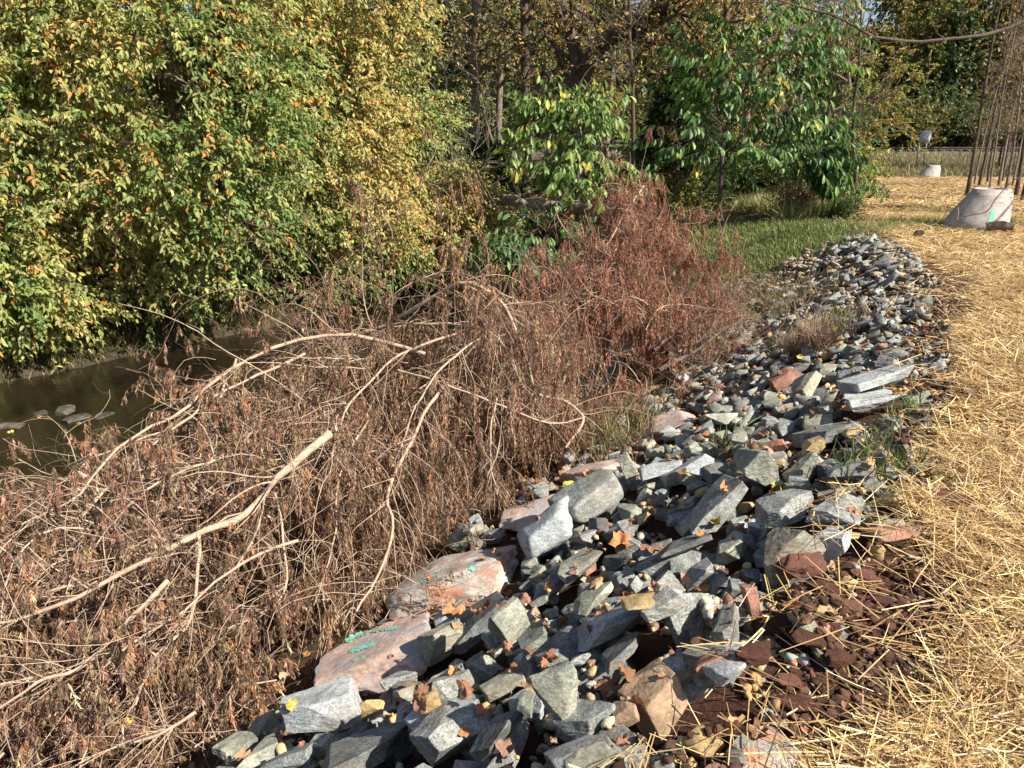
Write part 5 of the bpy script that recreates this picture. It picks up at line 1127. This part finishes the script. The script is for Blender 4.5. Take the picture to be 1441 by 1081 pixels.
# ------------------------------------------------------------------ concrete cones, stump, pipe, sign, railway
def concrete():
    m, nt, b = mat('concrete'); n = noise_node(nt, 6, 8, .7); r = ramp(nt, n.outputs[0], [(.3, (.27, .235, .21)), (.5, (.42, .375, .34)), (.72, (.56, .51, .46))]); n2 = noise_node(nt, 50, 6, .7)
    link(nt, r.outputs[0], b.inputs['Base Color']); b.inputs['Roughness'].default_value = .9; bump(nt, b, n2.outputs[0], .5, .01); return m
M_conc = concrete()
def cone(base, rb, rt, h, label, rot=0, paint=True):
    e = empty('concrete_cone', base, label, 'concrete cone', 'precast manhole cones'); e.rotation_euler = (0, 0, rot)
    k = 64; th = np.linspace(0, 2 * math.pi, k, endpoint=False); rings = []; off = rb - rt
    prof = [(0, rb, 0), (.12, rb, 0), (.20, rb * .995, .01)] + [(.20 + (.86 - .20) * t, lerp(rb * .995, rt * 1.04, t ** 1.15), off * t ** 1.15 * .95) for t in np.linspace(.1, 1, 9)] + [(.9, rt * 1.0, off * .97), (.905, rt * .93, off * .97), (1.0, rt * .92, off * .97), (1.0, rt * .72, off * .97), (.85, rt * .72, off * .95), (.1, rb * .8, 0), (.0, rb * .8, 0)]
    for z, r_, ox in prof: rings.append(np.stack([ox + r_ * np.cos(th), r_ * np.sin(th), np.full(k, z * h)], -1))
    V = np.concatenate(rings); V[:, :2] += (fbm(V, 4, 3)[:, None] - .5) * .015; n = len(prof)
    F = np.array([[i * k + j, i * k + (j + 1) % k, (i + 1) * k + (j + 1) % k, (i + 1) * k + j] for i in range(n - 1) for j in range(k)])
    me = make_mesh('shell', V, F, None, M_conc, True); o = add('shell', me, e, (0, 0, 0))
    if paint:
        # vertical green dab following the curved front face, 4 mm proud
        gq = np.random.default_rng(2); mb = MB(); rows = 12; cols_ = 4; vv = []
        for a in range(rows):
            z = lerp(.10, .55, a / (rows - 1)); t = np.clip((z - .20) / .66, 0, 1); r_ = lerp(rb * .995, rt * 1.04, t ** 1.15) + .006; ox = off * t ** 1.15 * .95; wv = .036 * (1 + .5 * gq.normal(0, .4)) * (.6 if a in (0, rows - 1) else 1)
            for c_ in range(cols_):
                ang = math.radians(-98) + (c_ / (cols_ - 1) - .5) * wv * 2.2 / r_; vv.append((ox + r_ * math.cos(ang), r_ * math.sin(ang), z * h))
        mb.add(vv, np.array([[a * cols_ + c_, a * cols_ + c_ + 1, (a + 1) * cols_ + c_ + 1, (a + 1) * cols_ + c_] for a in range(rows - 1) for c_ in range(cols_ - 1)])); add('paint_mark', mb.mesh('paint_mark', M_paint, cols=False), e, (0, 0, 0))
p = A_(1372, 318, 15.1); zc = tz(p[0], p[1]); cone((p[0], p[1], zc - .04), .56, .36, .80, 'big leaning-sided precast concrete cone with a green paint dab on the straw path', .0)
p = A_(1314, 246, 44); cone((p[0], 44.5, tz(p[0], 44.5) - .1), .55, .33, .75, 'small far concrete cone at the foot of the railway bank', .1, False)
p = A_(1402, 324, 14.3); zz = tz(p[0], p[1]); log_obj('stump', [(p[0] - .12, p[1] + .1, zz + .05), (p[0] + .05, p[1], zz + .09), (p[0] + .2, p[1] - .08, zz + .07)], .115, 'short dark log end lying against the big concrete cone', M_bark_dark, 4)
p = A_(1293, 332, 13.6); zz = tz(p[0], p[1]); log_obj('log_piece', [(p[0], p[1] - .1, zz + .05), (p[0] + .03, p[1] + .1, zz + .05)], .07, 'small round dark log piece alone on the straw', M_bark_dark, 5)
limb = [A_(1330, 318, 14.2), A_(1360, 304, 14.2), A_(1388, 298, 14.2), A_(1405, 275, 14.2), A_(1432, 250, 14.2), A_(1470, 238, 14.2)]
e = empty('fallen_branch', limb[0], 'thin dark branch lying across the front of the big concrete cone', 'branch'); q = catmull(limb, 22)[None]; mb = MB(); mb.add(*tubes(q, taper(np.array([.012]), 22, .5), 6)); add('branch', mb.mesh('branch', M_bark_dark, True, cols=False), e)
B, BR, _ = kids(q, taper(np.array([.012]), 22, .5), 12, .05, .9, (30, 70), (.2, .6), 6, 0, .15, .5, .1, np.random.default_rng(4)); mb = MB(); mb.add(*tubes(B, np.maximum(BR, .004), 4)); add('twigs', mb.mesh('twigs', M_twig, True, cols=False), e)
def boxv(cx, cy, cz, sx, sy, sz):
    V = np.array([[x, y, z] for z in (-.5, .5) for y in (-.5, .5) for x in (-.5, .5)]) * (sx, sy, sz) + (cx, cy, cz)
    return V, np.array([[0, 2, 3, 1], [4, 5, 7, 6], [0, 1, 5, 4], [2, 6, 7, 3], [0, 4, 6, 2], [1, 3, 7, 5]])
def plain(name, c_, rough=.6, metal=0):
    m, nt, b = mat(name); n = noise_node(nt, 20, 5, .6); r = ramp(nt, n.outputs[0], [(.3, tuple(x * .8 for x in c_)), (.7, tuple(min(1, x * 1.1) for x in c_))]); link(nt, r.outputs[0], b.inputs['Base Color']); b.inputs['Roughness'].default_value = rough; b.inputs['Metallic'].default_value = metal; return m
Ys = 50.0; top = A_(1302, 184, Ys); bot = A_(1300, 222, Ys); zb = tz(top[0], Ys)
e = empty('signboard', (top[0], Ys, zb), 'small blank pale grey sign on two thin posts below the railway', 'sign'); M_al = plain('sign_aluminium', (.45, .48, .52), .6, .0); M_post = plain('galvanised_post', (.42, .42, .43), .5, .4)
hgt = top[2] - zb; ph = .70
mb = MB(); mb.add(*boxv(0, 0, hgt - ph / 2, .60, .03, ph)); o = add('panel', mb.mesh('panel', M_al, cols=False), e, (0, 0, 0)); o.rotation_euler = (0, .05, 0)
for sx in (-.22, .22):
    mb = MB(); mb.add(*boxv(sx, .03, (hgt - .1) / 2, .065, .05, hgt - .1)); add('post', mb.mesh('post', M_post, cols=False), e, (0, 0, 0))
mb = MB(); mb.add(*boxv(0, .03, (hgt - ph) * .45, .39, .03, .03)); add('crossbar', mb.mesh('crossbar', M_post, cols=False), e, (0, 0, 0))
# railway: ballast, sleepers, two rails
yr = 60.0; zr = float(top_z(yr)) ; e = empty('railway_track', (30, yr, zr), 'dark railway track running across the far embankment', 'railway track')
M_rail = plain('rusty_rail', (.07, .05, .04), .6, .5); M_sl = plain('sleeper', (.08, .065, .055), .9); M_bal = bark('ballast', (.05, .045, .04), (.13, .12, .11), 6)
for yy in (-.72, .72):
    mb = MB(); mb.add(*boxv(0, yy, .40, 110, .14, .03)); mb.add(*boxv(0, yy, .46, 110, .03, .10)); mb.add(*boxv(0, yy, .53, 110, .075, .045)); add('rail', mb.mesh('rail', M_rail, cols=False), e, (0, 0, 0))
for k in range(90):
    if k >= 100: break
    x_ = -27 + k * .62; mb = MB(); mb.add(*boxv(x_, 0, .31, .24, 2.5, .15)); add('sleeper', mb.mesh('sleeper', M_sl, cols=False), e, (0, 0, 0))
V = []; 
for x_ in np.linspace(-55, 55, 111):
    for yy, z_ in ((-2.6, -.3), (-1.6, .26), (1.6, .26), (2.6, -.3)): V.append((x_, yy + random.uniform(-.1, .1), z_ + random.uniform(-.03, .03)))
F = [[i * 4 + j, (i + 1) * 4 + j, (i + 1) * 4 + j + 1, i * 4 + j + 1] for i in range(110) for j in range(3)]; add('ballast', make_mesh('ballast', np.array(V), np.array(F), None, M_bal, False), e, (0, 0, 0))

# ------------------------------------------------------------------ stones in the stream
for k, (px, py, w, h_, lb) in enumerate([(15, 600, 44, 16, 'flat dark stone breaking the water at the left edge'), (108, 590, 34, 20, 'wet rounded stone with yellow leaves in the stream'), (92, 578, 40, 14, 'low stone just behind the wet rounded stone'), (55, 582, 30, 10, 'thin stone barely above the stream surface'), (146, 585, 30, 12, 'reddish wet stone at the right of the stream cluster'), (460, 650, 40, 20, 'pale plastic-white stone under the bough')][:5]):
    d = ray(px, py); t = (WZ - CAM_Z) / d[2]; p = d * t; wm = w * t / F_PX
    o = bpy.data.objects.new('stream_stone', rock_mesh(k * 3, 4, 'slab', 'wet')); COL.objects.link(o); o.location = (p[0], p[1], WZ - .01); o.scale = (wm, wm * .7, wm * .3); o.rotation_euler = (0, 0, k); setp(o, lb, 'stone', 'stones in the stream')
    if k in (0, 1, 3): leaf_obj((p[0] + wm * .3, p[1] - wm * .5, WZ), .09, 'yellow' if k != 3 else 'orange', ['yellow leaf by the flat dark stream stone', 'yellow leaf against the wet rounded stream stone', '', 'orange leaf afloat beside the thin stream stone'][k], .1, k + 30, 'leaves in the stream')
print('objects', len(S.objects), 'stones', len(stones), 'chosen', len(chosen), 'tris', sum(len(m_.polygons) for m_ in bpy.data.meshes))
